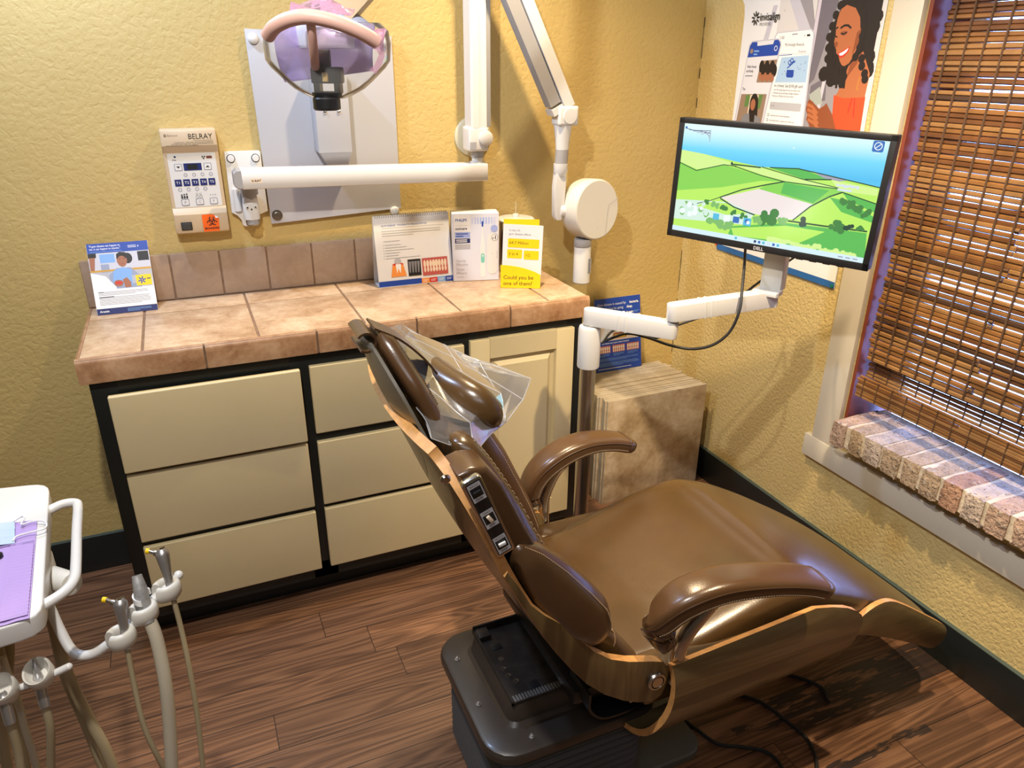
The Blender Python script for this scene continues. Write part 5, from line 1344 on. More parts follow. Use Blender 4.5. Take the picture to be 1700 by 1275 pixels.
bolster(1, [(-.350, -.262, .882, .008, .010), (-.328, -.264, .850, .034, .028), (-.290, -.266, .798, .047, .036), (-.248, -.267, .740, .053, .042), (-.212, -.266, .690, .054, .044), (-.190, -.264, .655, .042, .040), (-.176, -.262, .633, .029, .032), (-.169, -.260, .619, .009, .012)], 'bolster')
bolster(-1, [(-.318, .185, .925, .020, .014), (-.292, .205, .895, .062, .044), (-.262, .228, .835, .062, .042), (-.218, .235, .755, .064, .046), (-.170, .240, .665, .058, .046), (-.130, .242, .590, .050, .044), (-.100, .242, .530, .040, .036), (-.088, .240, .505, .012, .014)], 'bolster')
# upper side pad with control panel
up = [(-.452, 1.045), (-.430, 1.052), (-.400, 1.048), (-.372, 1.010), (-.330, .915), (-.300, .850), (-.320, .842), (-.350, .850), (-.395, .945), (-.425, 1.0)]
for sg in (1, -1):
    m = MB(); m.prism(up, .075, M_lea2, frame((0, -.193 if sg > 0 else .268, 0), (1, 0, 0), (0, 0, 1)), bev=.010, seg=3)
    m.build('side_pad', ch, angle=60)
d = V((.0555, 0, -.141)).normalized()
Mcp = frame((-.390, -.270, .940), (-d.z, 0, d.x), (0, 0, 1)); up_ = V((-d.x, 0, -d.z)) 
Mcp = Matrix(((up_.z * 1.0, up_.x, 0, -.4125), (0, 0, -1, -.2885), (-up_.x, up_.z, 0, .9775), (0, 0, 0, 1)))
cpn = MB()
cpn.prism([(p.x, p.y) for p in rrect(-.0175, .0175, -.083, .083, .007, 0)], .014, M_chrome, Mcp, bev=.003)
cpn.prism([(p.x, p.y) for p in rrect(-.0130, .0130, -.0785, .0785, .004, 0)], .0145, M_black, Mcp)
cpo = cpn.build('control_panel', ch, angle=30)
a = Art()
for k, v in enumerate((.058, .0, -.058)):
    a.rect(-.0112, v - .018, .0112, v + .018, K_lgray); a.rect(-.0095, v - .0095, .0095, v + .0095, K_black)
    a.text(('BACK', 'SEAT', 'AUTO')[k], 0, v + .0115, .0055, K_black, 'CENTER'); a.greek(-.006, v - .0135, .006, K_gray, 1, .003, .0022, 1)
a.build('panel_print', cpo, Mcp @ Matrix.Translation((0, 0, .0146)))
for v, rt, c in ((.058, .0, M_black), (.0, .25, K_cream), (-.058, -.1, K_white)):
    MB().box((0, v, .0165), (.013 if c is not K_cream else .006, .006 if c is not K_cream else .014, .004), c, Mcp, bev=.001, rot=(0, 0, rt)).build('rocker', cpo)

# head end: steel-backed tapering support, cushion, rolled cover, slider
T0 = V((-.525, 0, 1.200)); T1 = V((-.418, 0, .945)); dd = (T1 - T0).normalized(); nf = V((-dd.z, 0, dd.x))
if nf.x < 0: nf = -nf
def hw_(t_): return .034 + .085 * min(1, t_ / .30) ** .75 + .033 * max(0, (t_ - .30) / .70)
G = []
for i in range(15):
    t_ = i / 14; c = T0.lerp(T1, t_); G.append([c + V((0, hw_(t_) * k / 6, 0)) - nf * .020 * (1 - (k / 6) ** 2) * math.sin(PI * min(1, t_ * .9 + .1)) for k in range(-6, 7)])
hp_ = MB().sheet(G, .006, mat('brushed_grey_metal', (.34, .32, .28, 1), .38, .75), None).build('headrest_plate', ch, angle=40)
rg = []
for i in range(19):
    t_ = i / 18; c = T0.lerp(T1, t_ * 1.12 - .02); w__ = hw_(min(1, t_)) * .97; th = .034 + .012 * math.sin(PI * t_)
    en = math.sqrt(max(.05, min(1, t_ / .06, (1 - t_) / .06)))
    rg.append([c + V((0, w__ * math.copysign(abs(math.cos(2 * PI * k / 28)) ** .6, math.cos(2 * PI * k / 28)), 0)) + nf * (.006 + th / 2 + th / 2 * en * math.copysign(abs(math.sin(2 * PI * k / 28)) ** .7, math.sin(2 * PI * k / 28))) for k in range(28)])
hc = MB().loft(rg, M_lea2).build('headrest_cushion', ch, angle=80)
m = MB()
for kk in (10, 4):
    for i in range(2, 16):
        for q in range(4):
            p0, p1 = rg[i][kk] + nf * .0006, rg[i + 1][kk] + nf * .0006
            m.tube([p0.lerp(p1, q / 4), p0.lerp(p1, (q + .55) / 4)], .0010, M_pipe, seg=4)
m.build('stitching', hc)
# cover rolled over the tip of the plate
m = MB(); c0 = T0 - nf * .006 + V((-.002, 0, .004)); G = []
for k in range(15):
    an = math.radians(-150 + 270 * k / 14); r_ = .017
    G.append([c0 + (nf * math.cos(an) + (-dd) * math.sin(an)) * r_ + V((0, y, 0)) for y in (-.040, -.02, 0, .02, .040)])
m.sheet(G, .004, M_lea2, M_pipe); m.build('rolled_cover', ch, angle=60)
m = MB(); m.b2((-.011, -.028, -.042), (.011, .028, .050), M_plyb, bev=.009, seg=3)
sl = m.build('headrest_slider', ch, M=Matrix.Translation((-.462, 0, 1.020)) @ Euler((0, -.40, 0)).to_matrix().to_4x4())
MB().cyl((-.476, -.026, 1.070), (-.470, -.031, 1.076), .006, M_black, seg=14).build('slider_knob', sl)
MB().box((-.438, 0, .972), (.026, .066, .022), M_black, rot=(0, -.4, 0), bev=.004).build('slider_clamp', ch)
# head pillow hanging in front of the cushion
Pf, Pn = V((-.398, .130, 1.078)), V((-.328, -.120, 1.058)); ax_ = (Pn - Pf); rg = []
for i in range(17):
    t_ = i / 16; c = Pf + ax_ * t_; e = math.sqrt(max(.03, 1 - (2 * t_ - 1) ** 4))
    sag = -.012 * (1 - (2 * t_ - 1) ** 2); rg.append([c + nf * (.044 * e * math.sin(2 * PI * k / 24) + sag) + (-dd) * .056 * e * math.cos(2 * PI * k / 24) for k in range(24)])
hpil = MB().loft(rg, M_lea).build('head_pillow', ch, angle=80)
MB().tube([r[6] + nf * .0006 for r in rg], .0014, M_pipe, seg=6).build('piping', hpil)
m = MB(); G = []
for p_ in smooth_path([(-.515, 0, 1.222), (-.470, 0, 1.195), (-.430, .0, 1.155), (-.405, .0, 1.120)], 4): G.append([p_ + V((0, y, 0)) for y in (-.030, -.015, 0, .015, .030)])
m.sheet(G, .004, M_lea2, M_pipe); m.build('pillow_strap', ch)

# clear plastic sleeve pulled over the head pillow
M_bag = thin_clear(bpy.data.materials.new('clear_plastic_film'), (.96, .965, .97, 1), .09, .13, .17, (.95, .95, .97, 1), .10, 14, 1.35)
M_fold_glint = thin_clear(bpy.data.materials.new('fold_highlight_film'), (.9, .9, .92, 1), .3, .15, .45, (.95, .95, .97, 1))  # whitish film that stands in for highlights along folded edges
bag = thing('plastic_sleeve', 'crumpled clear plastic sleeve over the head pillow of the dental chair', 'plastic bag', (-1.10 - .38, -1.30, 1.05))
BO_ = V((-.38, 0, 1.05))
def ringpts(pts, n=24): 
    k_ = n // len(pts); return [V(pts[i]).lerp(V(pts[(i + 1) % len(pts)]), j / k_) for i in range(len(pts)) for j in range(k_)]
A_ = [(-.478, .045, 1.178), (-.462, .07, 1.186), (-.436, .09, 1.182), (-.425, .085, 1.168), (-.436, .06, 1.158), (-.462, .045, 1.160)]
A2 = [(-.470, -.02, 1.140), (-.445, .05, 1.160), (-.405, .12, 1.150), (-.355, .13, 1.125), (-.370, .05, 1.110), (-.430, -.04, 1.105)]
B_ = [(-.464, -.10, 1.095), (-.430, .06, 1.130), (-.375, .15, 1.120), (-.300, .13, 1.088), (-.285, -.02, 1.060), (-.380, -.135, 1.062)]
C_ = [(-.458, -.155, 1.060), (-.440, .00, 1.095), (-.330, .12, 1.095), (-.185, .02, 1.058), (-.288, -.09, 1.024), (-.386, -.165, 1.024)]
rg = []
NB = 12
RR = [ringpts(q, NB) for q in (A_, A2, B_, C_)]
for a_, b_, nn in ((0, 1, 3), (1, 2, 3), (2, 3, 4)):
    for k in range(nn): rg.append([RR[a_][q].lerp(RR[b_][q], k / nn) for q in range(NB)])
rg.append(RR[3])
rnd = random.Random(5)
from mathutils import noise as mnoise
for i, r in enumerate(rg):
    c = sum(r, V()) / len(r)
    for q in range(NB):
        w_ = mnoise.noise(r[q] * 26 + V((3.1, 0, 0))) * .013 + mnoise.noise(r[q] * 60) * .008
        r[q] = r[q] + (r[q] - c).normalized() * w_ - BO_
m = MB(); m.loft(rg, M_bag, cap=False); bmesh.ops.triangulate(m.bm, faces=m.bm.faces[:])
# gathered top end
m.build('film', bag, angle=9)
m = MB(); nr = len(rg)
m.tube([p_ for p_ in rg[-1]] + [rg[-1][0]], .0009, M_fold_glint, seg=5)
for q in (0, 2, 3, 5, 7, 8, 10): m.tube([r[q] for r in rg], .0008, M_fold_glint, seg=5)
for i in (4, 7): m.tube([rg[i][q] for q in range(3, 9)], .0007, M_fold_glint, seg=5)
m.build('fold_highlights', bag)  # highlight lines drawn as thin pale tubes on the folds and hem
# ------------------------------------------------------------------ operating light over the chair
LO = V((-1.584, -.936, 1.6457))
dl = thing('dental_light', 'dental light with clear shield and film-wrapped curved pink handle on tan arm', 'dental light', LO, rotz=-.4127)
M_shield = thin_clear(bpy.data.materials.new('clear_polycarbonate'), (.96, .955, .94, 1), .04, .06, .07, (.95, .93, .9, 1), ior=1.22)
M_tan = mat('tan_arm_enamel', (.50, .37, .22, 1), .4)
M_dome = mat('silver_blue_reflector_back', (.50, .55, .74, 1), .35, .25)
M_lav = thin_clear(bpy.data.materials.new('lavender_dichroic_coating'), (.80, .74, .97, 1), .10, .14, .34, (.72, .62, .98, 1))
M_hand = mat('flesh_pink_grip', (.66, .40, .33, 1), .5)
M_film = thin_clear(bpy.data.materials.new('pink_barrier_film'), (1.0, .86, .93, 1), .05, .18, .26, (.98, .66, .84, 1), .4, 30)
sec = [(.066, .104), (.052, .120), (.030, .123), (.0, .121), (-.012, .112), (-.024, .099), (-.037, .085), (-.050, .069), (-.060, .050), (-.068, .030)]
G = []
for z, hw in sec:
    row = []
    for k in range(-12, 13):
        u = k / 12; dep_ = -.060 * (1 - u * u) * (1 - .45 * (.066 - z) / .134) + .02
        row.append(V((hw * math.sin(u * PI / 2) if True else hw * u, dep_ - .02 * (.066 - z) / .134, z)))
    G.append(row)
MB().sheet(G, .0025, M_shield).build('shield', dl, angle=70)
m = MB(); rimp = [r[0] for r in G] + [V((0, -.048, -.071))] + [r[-1] for r in G[::-1]]
M_rim = thin_clear(bpy.data.materials.new('polished_shield_edge'), (.95, .92, .86, 1), .1, .1, .5, (.85, .78, .66, 1), ior=1.2)
m.tube([r[0] for r in G], .0018, M_rim, seg=6); m.tube([r[-1] for r in G], .0018, M_rim, seg=6); m.build('shield_rim', dl)
m = MB(); m.lathe([(0, -.090), (.024, -.090), (.0265, -.087), (.0265, -.069), (.024, -.066), (0, -.066)], M_black, 36, Matrix.Translation((0, -.030, 0))); m.build('focus_knob', dl)
m = MB()
m.b2((-.030, -.020, -.042), (.030, .012, -.012), M_black, bev=.004); m.b2((-.026, -.018, -.060), (-.014, .008, -.040), M_black); m.b2((.014, -.018, -.060), (.026, .008, -.040), M_black)
m.lathe([(0, -.068), (.026, -.068), (.029, -.062), (.029, -.058), (.020, -.056), (0, -.056)], M_black, 28, Matrix.Translation((0, -.02, 0)))
m.b2((-.010, -.024, -.012), (.010, -.004, .020), M_black, bev=.003)
m.build('bulb_holder', dl)
MB().cyl((0, -.024, -.038), (0, -.024, -.022), .006, mat('amber_bulb_glass', (.6, .4, .14, 1), .2), seg=14).build('bulb', dl)
G = []
for i in range(9):
    z = .064 - .082 * i / 8; row = []
    for k in range(-8, 9):
        u = k / 8; zz = z - (.022 * (1 - u) * .5 * (i / 8)); row.append(V((.098 * u * (1 - .10 * i / 8), .050 - .045 * u * u - .02 * (1 - (2 * i / 8 - 1) ** 2), zz)))
    G.append(row)
MB().sheet(G, .003, M_lav).build('reflector', dl, angle=70)
m = MB(); rg = []
for i in range(10):
    an = PI / 2 * i / 9 * .97; r_ = math.cos(an)
    rg.append([V((.096 * r_ * math.cos(2 * PI * k / 32) * 1.02, .062 + .058 * r_ * math.sin(2 * PI * k / 32), .022 + .076 * math.sin(an))) for k in range(32)])
m.loft(rg, M_dome); m.build('reflector_housing', dl, angle=70)
hpth = smooth_path([(-.089, -.070, .0405), (-.068, -.088, .056), (-.036, -.100, .0675), (0, -.104, .071), (.045, -.100, .063), (.085, -.088, .048), (.114, -.072, .031)], 6)
hb = MB().tube(hpth, .0130, M_hand, seg=18).build('handle', dl)
m = MB()
m.loft([[hpth[-1] + V((.016 * math.cos(2 * PI * k / 12) * .6, .012 * math.sin(2 * PI * k / 12), .016 * math.sin(2 * PI * k / 12))) for k in range(12)], [V((.121 + .010 * math.cos(2 * PI * k / 12), -.070 + .008 * math.sin(2 * PI * k / 12), .052 + .003 * math.sin(2 * PI * k / 12))) for k in range(12)]], M_film, cap=False)
m.sheet([[V((.104, -.078, .050)), V((.126, -.068, .055))], [V((.108, -.080, .030)), V((.124, -.070, .032))], [V((.116, -.078, .010)), V((.125, -.072, .008))], [V((.106, -.08, -.008)), V((.120, -.076, -.006))], [V((.097, -.082, -.016)), V((.109, -.080, -.023))]], .0008, M_film)
G = []
for i in range(7): G.append([V((-.040 + .11 * k / 6, -.085 + .05 * i / 6, .080 + .018 * math.sin(i / 6 * 2.2) + .006 * math.sin(k * 1.3 + i) - .05 * max(0, (k / 6 - .75)))) for k in range(7)])
m.sheet(G, .0006, M_film); m.build('barrier_film', hb, angle=30)
m = MB(); m.tube(smooth_path([(0, -.100, .068), (-.003, -.085, .040), (-.009, -.060, .010), (-.016, -.030, -.012)], 5), .0085, M_hand, seg=14); m.build('handle_stem', dl)
m = MB(); m.b2((-.020, .020, .070), (.010, .075, .17), M_white, bev=.006); m.build('yoke', dl)
m = MB(); a0 = V((.022, .050, .080)); a1_ = V((.30, .22, .385)); d_ = (a1_ - a0).normalized(); sd_ = V((d_.z, 0, -d_.x)).normalized()
m.loft([[p_ + sd_ * sx * .023 + d_.cross(sd_) * sy * .022 for sx, sy in ((-1, -1), (1, -1), (1, 1), (-1, 1))] for p_ in (a0, a1_)], M_tan)
m.build('arm', dl, angle=25)
m = MB(); m.cyl((.30, .22, .36), (.30, .22, .985), .022, M_tan, seg=24); m.lathe([(0, .96), (.07, .96), (.075, .972), (0, .972)], M_tan, 32, Matrix.Translation((.30, .22, 0))); m.build('ceiling_post', dl)

# ------------------------------------------------------------------ delivery tray
tr = thing('delivery_tray', 'white instrument tray with looped side handle cut off by picture edge', 'tray', (-2.40, -1.18, .815))
TO_ = V((-2.40, -1.18, .815))
def rpoly(P, r, n=5):
    out = []
    m_ = len(P)
    for i in range(m_):
        a_, b_, c_ = V(P[i - 1]), V(P[i]), V(P[(i + 1) % m_])
        u, w_ = (a_ - b_).normalized(), (c_ - b_).normalized()
        for k in range(n):
            t_ = k / (n - 1); p0, p1 = b_ + u * r, b_ + w_ * r
            out.append((1 - t_) ** 2 * p0 + 2 * t_ * (1 - t_) * b_ + t_ ** 2 * p1)
    return out
poly = rpoly([(.1773, .222, 0), (.216, -.226, 0), (-.22, -.28, 0), (-.22, .29, 0)], .035)
m = MB(); m.prism([(p.x, p.y) for p in poly[::-1]], .036, M_white, Matrix.Translation((0, 0, 0)), bev=.004, seg=3)
m.build('tray_top', tr, angle=50)
m = MB(); m.tube(smooth_path([V(p) - TO_ for p in [(-2.225, -1.045, .832), (-2.195, -1.036, .838), (-2.172, -1.040, .838), (-2.1655, -1.062, .838), (-2.160, -1.15, .838), (-2.152, -1.26, .838), (-2.151, -1.305, .838), (-2.162, -1.335, .838), (-2.192, -1.352, .832)]], 6), .0088, M_white, seg=16); m.build('handle', tr)
m = MB(); m.b2(V((-2.245, -1.245, .745)) - TO_, V((-2.205, -1.150, .815)) - TO_, M_white2, bev=.008); m.cyl(V((-2.215, -1.186, .772)) - TO_, V((-2.172, -1.232, .780)) - TO_, .024, M_white2, .021, seg=28, bev=.003); m.build('tilt_knob', tr, angle=30)
m = MB(); m.b2(V((-2.56, -1.30, .755)) - TO_, V((-2.25, -1.06, .815)) - TO_, M_white2, bev=.02); m.tube(smooth_path([V(p) - TO_ for p in [(-2.45, -1.15, .77), (-2.50, -1.05, .72), (-2.75, -.95, .70), (-3.2, -.95, .70)]], 5), .03, M_white2, seg=16)
m.tube([V((-3.2, -.95, .70)) - TO_, V((-3.2, -.95, .015)) - TO_], .035, M_white2, seg=20); m.lathe([(0, -.815), (.22, -.815), (.22, -.80), (.04, -.78), (0, -.78)], M_white2, 40, Matrix.Translation((-.8, .23, 0))); m.build('support_arm', tr, angle=40)

bib = thing('paper_bib', 'folded lavender paper bib lying on the white instrument tray', 'bib', (-2.33, -1.25, .8515))
BB = V((-2.33, -1.25, .8515))
M_bib = mat('lavender_tissue_paper', (.47, .33, .66, 1), .8, bump=.25, bscale=220, bdist=.001)
M_bib_b = mat('pale_lavender_print', (.54, .41, .72, 1), .8)
def bp_(u, v): # u 0 left..1 right edge, v 0 front..1 back
    r_ = V((-2.2000, -1.4075, 0)).lerp(V((-2.2255, -1.1085, 0)), v); l_ = V((-2.46, -1.425, 0)).lerp(V((-2.46, -1.055, 0)), v)
    return l_.lerp(r_, u) + V((0, 0, .8525)) - BB
G = [[bp_(i / 16, j / 20) + V((0, 0, .0012 * (i % 2) * (1 if i > 10 else .2) + .003 * max(0, i / 16 - .9) * 10 * (.5 + .5 * math.sin(j)) * .5)) for j in range(21)] for i in range(17)]
MB().sheet(G, .0012, M_bib).build('bib_sheet', bib, angle=60)
G = [[bp_(.845 + .15 * i / 3, .02 + .70 * j / 44) + V((0, 0, .0040 + .0024 * (j % 2))) for j in range(45)] for i in range(4)]
MB().sheet(G, .0008, M_bib).build('pleated_strip', bib, angle=10)
m = MB(); m.tube([bp_(.845, .72) + V((0, 0, .006)), bp_(.995, .745) + V((0, 0, .006))], .0012, M_bib_b, seg=6); m.tube([bp_(.55, .70) + V((0, 0, .002)), bp_(.84, .735) + V((0, 0, .004))], .0009, M_bib_b, seg=6); m.build('fold_edge', bib)
tag(MB().lathe([(0, 0), (.007, 0), (.007, .006), (.005, .008), (0, .008)], M_black, 18, Matrix.Translation((-2.270, -1.214, .8555))).build('clip_button'), 'small black clip end on the lavender bib at the picture edge', 'bib clip')
mk = thing('face_mask', 'pale blue pleated face mask with white ear loops on the lavender bib', 'face mask', (-2.33, -1.14, .856))
MK = V((-2.33, -1.14, .856))
M_mask = mat('pale_blue_mask_fabric', (.50, .62, .80, 1), .85, bump=.2, bscale=300, bdist=.0008)
def mp_(u, v): return V((-2.425, -1.165, .858)).lerp(V((-2.250, -1.183, .858)), u).lerp(V((-2.435, -1.085, .858)).lerp(V((-2.2605, -1.106, .858)), u), v) - MK
G = [[mp_(i / 10, j / 12) + V((0, 0, .0022 * (j % 4) / 3 + .003 * math.sin(PI * i / 10))) for j in range(13)] for i in range(11)]
MB().sheet(G, .0012, M_mask).build('mask_body', mk, angle=20)
m = MB()
m.tube(smooth_path([V(p) - MK for p in [(-2.262, -1.108, .861), (-2.250, -1.102, .864), (-2.243, -1.112, .866), (-2.247, -1.127, .862), (-2.232, -1.122, .861), (-2.214, -1.127, .861), (-2.205, -1.142, .861), (-2.206, -1.158, .862), (-2.219, -1.163, .863), (-2.235, -1.163, .862), (-2.250, -1.166, .861), (-2.253, -1.178, .860)]], 5), .0017, M_paper, seg=8)
m.build('ear_loop', mk)

# holders, instruments and hoses
M_hose = mat('beige_hose_rubber', (.36, .29, .175, 1), .5); M_hose2 = mat('pale_hose_vinyl', (.52, .46, .35, 1), .42)
def holder(parent, c, yaw, O_):
    m = MB(); P = []
    n = 22
    for k in range(n + 1):
        an = -.35 * PI + 1.70 * PI * k / n
        P.append(an)
    rg = []
    for an in P:
        cx, cy = .0155 * math.cos(an), .0185 * math.sin(an)
        ring = []
        for q in range(12):
            b_ = 2 * PI * q / 12; rr_ = 1 + 0
            ring.append(V((cx + .0075 * math.cos(b_) * math.cos(an), cy + .0075 * math.cos(b_) * math.sin(an), .0165 * math.copysign(abs(math.sin(b_)) ** .7, math.sin(b_)))))
        rg.append(ring)
    m.loft(rg, M_white2)
    return m.build('holder', parent, angle=60, M=Matrix.Translation(V(c) - O_) @ Matrix.Rotation(yaw, 4, 'Z'))
ha_ = thing('holder_arm', 'white bent tube arm with three instrument holders under the tray corner', 'instrument holder', (-2.13, -1.30, .70))
HA = V((-2.13, -1.30, .70))
m = MB(); m.tube(smooth_path([V(p) - HA for p in [(-2.235, -1.195, .79), (-2.214, -1.238, .748), (-2.203, -1.262, .712), (-2.190, -1.284, .682), (-2.174, -1.296, .671), (-2.151, -1.304, .675), (-2.126, -1.308, .690)]], 6), .0088, M_white, seg=16); m.build('tube', ha_)
m = MB(); m.tube([V(p) - HA for p in [(-2.126, -1.308, .690), (-2.10, -1.30, .704), (-2.06, -1.277, .728), (-2.005, -1.245, .752)]], .008, M_white, seg=14); m.sphere(V((-2.000, -1.242, .755)) - HA, .0085, M_white); m.build('cross_bar', ha_)
HC = [(-2.103, -1.318, .706), (-2.063, -1.298, .732), (-2.022, -1.266, .746)]
for c in HC: holder(ha_, c, -1.2, HA)
def hose(mb, pts, r, m_): mb.tube(smooth_path(pts, 8), r, m_, seg=12)
def syringe(name, lab, base, top, nozzle, hosepts):
    B_, T_ = V(base), V(top); s_ = thing(name, lab, 'air water syringe', B_, 'air water syringes in the three-way holder'); d_ = T_ - B_; L_ = d_.length
    Q = d_.to_track_quat('Z', 'Y').to_matrix().to_4x4()
    m = MB(); m.lathe([(0, -.016), (.0072, -.016), (.0075, 0), (.0072, .02), (.0078, L_ * .45), (.0105, L_ * .72), (.0122, L_ * .9), (.0115, L_ * .98), (.0075, L_ + .004), (0, L_ + .004)], M_dsteel, 24, Q); m.lathe([(.0074, .003), (.0080, .0035), (.0080, .0045), (.0076, .005)], M_chrome, 24, Q)
    bd = m.build('body', s_)
    N = (V(nozzle) - T_); m = MB()
    m.tube([d_ - d_.normalized() * .006, d_ + N * .55 - d_.normalized() * .003], [.0068, .0055], M_steel, seg=14); m.tube([d_ + N * .5 - d_.normalized() * .003, d_ + N * .9], .0042, M_chrome, seg=12); m.build('nozzle', s_)
    note(MB().tube([d_ + N * .85, d_ + N * 1.1], .0050, K_yellow, seg=12).build('tip_collar', s_), 'yellow collar at the nozzle end')
    for q in (-.004, .005):
        side = N.normalized().cross(d_.normalized()); m = MB(); m.cyl(d_ * .99 + side * q - N.normalized() * .002, d_ + d_.normalized() * .008 + side * q - N.normalized() * .002, .0032, M_chrome, seg=12); m.build('button', bd)
    m = MB(); hose(m, [V(p) - B_ for p in hosepts], .0048, M_hose); m.build('hose', s_)
    return s_
syringe('air_water_syringe', 'steel air water syringe with yellow tip in the holder next to the bent arm tube', (-2.0955, -1.326, .703), (-2.094, -1.300, .768), (-2.119, -1.288, .771), [(-2.096, -1.330, .690), (-2.097, -1.345, .623), (-2.095, -1.366, .541), (-2.084, -1.377, .465), (-2.068, -1.372, .36), (-2.05, -1.36, .22), (-2.10, -1.33, .12), (-2.2, -1.28, .10)])
syringe('air_water_syringe', 'steel air water syringe with yellow tip in front of the lowest cream drawer', (-2.014, -1.272, .744), (-2.0195, -1.238, .812), (-2.043, -1.230, .814), [(-2.0135, -1.276, .731), (-2.010, -1.290, .67), (-2.008, -1.315, .591), (-2.010, -1.337, .491), (-2.020, -1.363, .348), (-2.03, -1.38, .21), (-2.08, -1.36, .11), (-2.2, -1.30, .09)])
sv = thing('suction_valve', 'grey suction valve with white lever and thick beige hose in the middle holder', 'suction valve', (-2.058, -1.302, .735))
SV = V((-2.058, -1.302, .735)); d_ = V((-2.0635, -1.272, .795)) - SV; Q = d_.to_track_quat('Z', 'Y').to_matrix().to_4x4(); L_ = d_.length
m = MB(); m.lathe([(0, -.02), (.0115, -.02), (.0122, -.008), (.0122, .018), (.0115, .024), (.0125, .034), (.0115, .045), (.0085, L_), (.0060, L_), (.0060, L_ - .015), (0, L_ - .015)], mat('mottled_grey_alloy', (.42, .41, .40, 1), .42, .4, var=.35, vscale=60), 26, Q); m.build('body', sv)
m = MB(); m.sheet([[Q @ V((.0145 * math.cos(an), -.0145 * math.sin(an) * 1.0, .022 + .010 * math.sin(an * .9) + w_)) for w_ in (0, .010)] for an in [(-1.3 + 4.2 * k / 14) for k in range(15)]], .003, M_white); m.build('lever', sv)
m = MB(); hose(m, [V(p) - SV for p in [(-2.056, -1.306, .722), (-2.049, -1.322, .685), (-2.048, -1.346, .608), (-2.055, -1.362, .521), (-2.071, -1.381, .392), (-2.09, -1.39, .25), (-2.15, -1.36, .13), (-2.3, -1.28, .10)]], .0118, M_hose2); m.build('hose', sv)

hb_ = thing('handpiece_bar', 'white bar with two cup-shaped handpiece holders at lower picture corner', 'instrument holder', (-2.24, -1.40, .72))
HB = V((-2.24, -1.40, .72))
m = MB(); m.tube([V(p) - HB for p in [(-2.42, -1.38, .69), (-2.30, -1.390, .708), (-2.264, -1.394, .713), (-2.213, -1.391, .719), (-2.172, -1.397, .735)]], .0062, M_white, seg=14); m.sphere(V((-2.172, -1.397, .735)) - HB, .0063, M_white)
m.tube([V((-2.42, -1.38, .69)) - HB, V((-2.42, -1.30, .76)) - HB], .009, M_white, seg=14); m.build('bar', hb_)
def cup(c):
    m = MB(); rg = []
    for z, sx, sy in ((.020, .0175, .0205), (.022, .020, .023), (.018, .0215, .0245), (.0, .021, .024), (-.014, .016, .018), (-.020, .011, .012)):
        rg.append([V((sx * math.cos(2 * PI * k / 28), sy * math.sin(2 * PI * k / 28), z)) for k in range(28)])
    inner = [[V((sx * math.cos(2 * PI * k / 28), sy * math.sin(2 * PI * k / 28), z)) for k in range(28)] for z, sx, sy in ((.020, .0175, .0205), (.010, .0145, .0165), (.002, .010, .011))]
    m.loft(rg, M_white2, cap=False); m.loft(inner, M_white2, cap=False)
    m.loft([rg[-1], [V((.001 * math.cos(2 * PI * k / 28), .001 * math.sin(2 * PI * k / 28), -.0201)) for k in range(28)]], M_white2, cap=False); m.loft([inner[-1], [V((.001 * math.cos(2 * PI * k / 28), .001 * math.sin(2 * PI * k / 28), .0019)) for k in range(28)]], M_white2, cap=False)
    return m.build('holder_cup', hb_, angle=50, M=Matrix.Translation(V(c) - HB) @ Euler((.45, -.1, 0)).to_matrix().to_4x4())
cup((-2.213, -1.392, .728)); cup((-2.264, -1.398, .720))
def handpiece(lab, base, top, tip, hosepts):
    B_ = V(base); s_ = thing('handpiece', lab, 'handpiece', B_, 'handpieces in the two-way bar'); d_ = V(top) - B_; L_ = d_.length; Q = d_.to_track_quat('Z', 'Y').to_matrix().to_4x4()
    m = MB(); m.lathe([(0, -.022), (.0078, -.022), (.0082, -.010), (.0082, L_ * .32), (.0086, L_ * .36), (.0092, L_ * .44), (.0070, L_ * .5), (.0062, L_ * .56)] + ([(.0050, L_ * .6), (.0056, L_ * .66), (.0046, L_ * .70), (.0050, L_ * .78), (.0034, L_ * .82), (.0030, L_ * .97), (.0036, L_), (0, L_)] if tip else [(.0060, L_ * .6), (0, L_ * .6)]), M_dsteel, 24, Q); m.build('body', s_)
    m = MB(); hose(m, [V(p) - B_ for p in hosepts], .0066, M_hose); m.build('hose', s_)
    return s_
handpiece('metal handpiece coupling with a thin stepped tip standing in the bar holder', (-2.2155, -1.405, .702), (-2.2185, -1.3815, .758), True, [(-2.215, -1.411, .684), (-2.217, -1.416, .634), (-2.232, -1.414, .56), (-2.244, -1.413, .50), (-2.25, -1.40, .36), (-2.27, -1.35, .2), (-2.35, -1.3, .12)])
handpiece('metal handpiece coupling with an open end in the holder at picture edge', (-2.2625, -1.420, .700), (-2.266, -1.401, .745), False, [(-2.262, -1.426, .682), (-2.264, -1.428, .623), (-2.270, -1.432, .552), (-2.275, -1.42, .42), (-2.29, -1.38, .25), (-2.37, -1.32, .13)])
def tubing(name, lab, sets, grp='loose hoses under the instrument tray'):
    m = MB()
    for pts, r, m_ in sets: hose(m, pts, r, m_)
    return tag(m.build(name), lab, 'hose', grp)
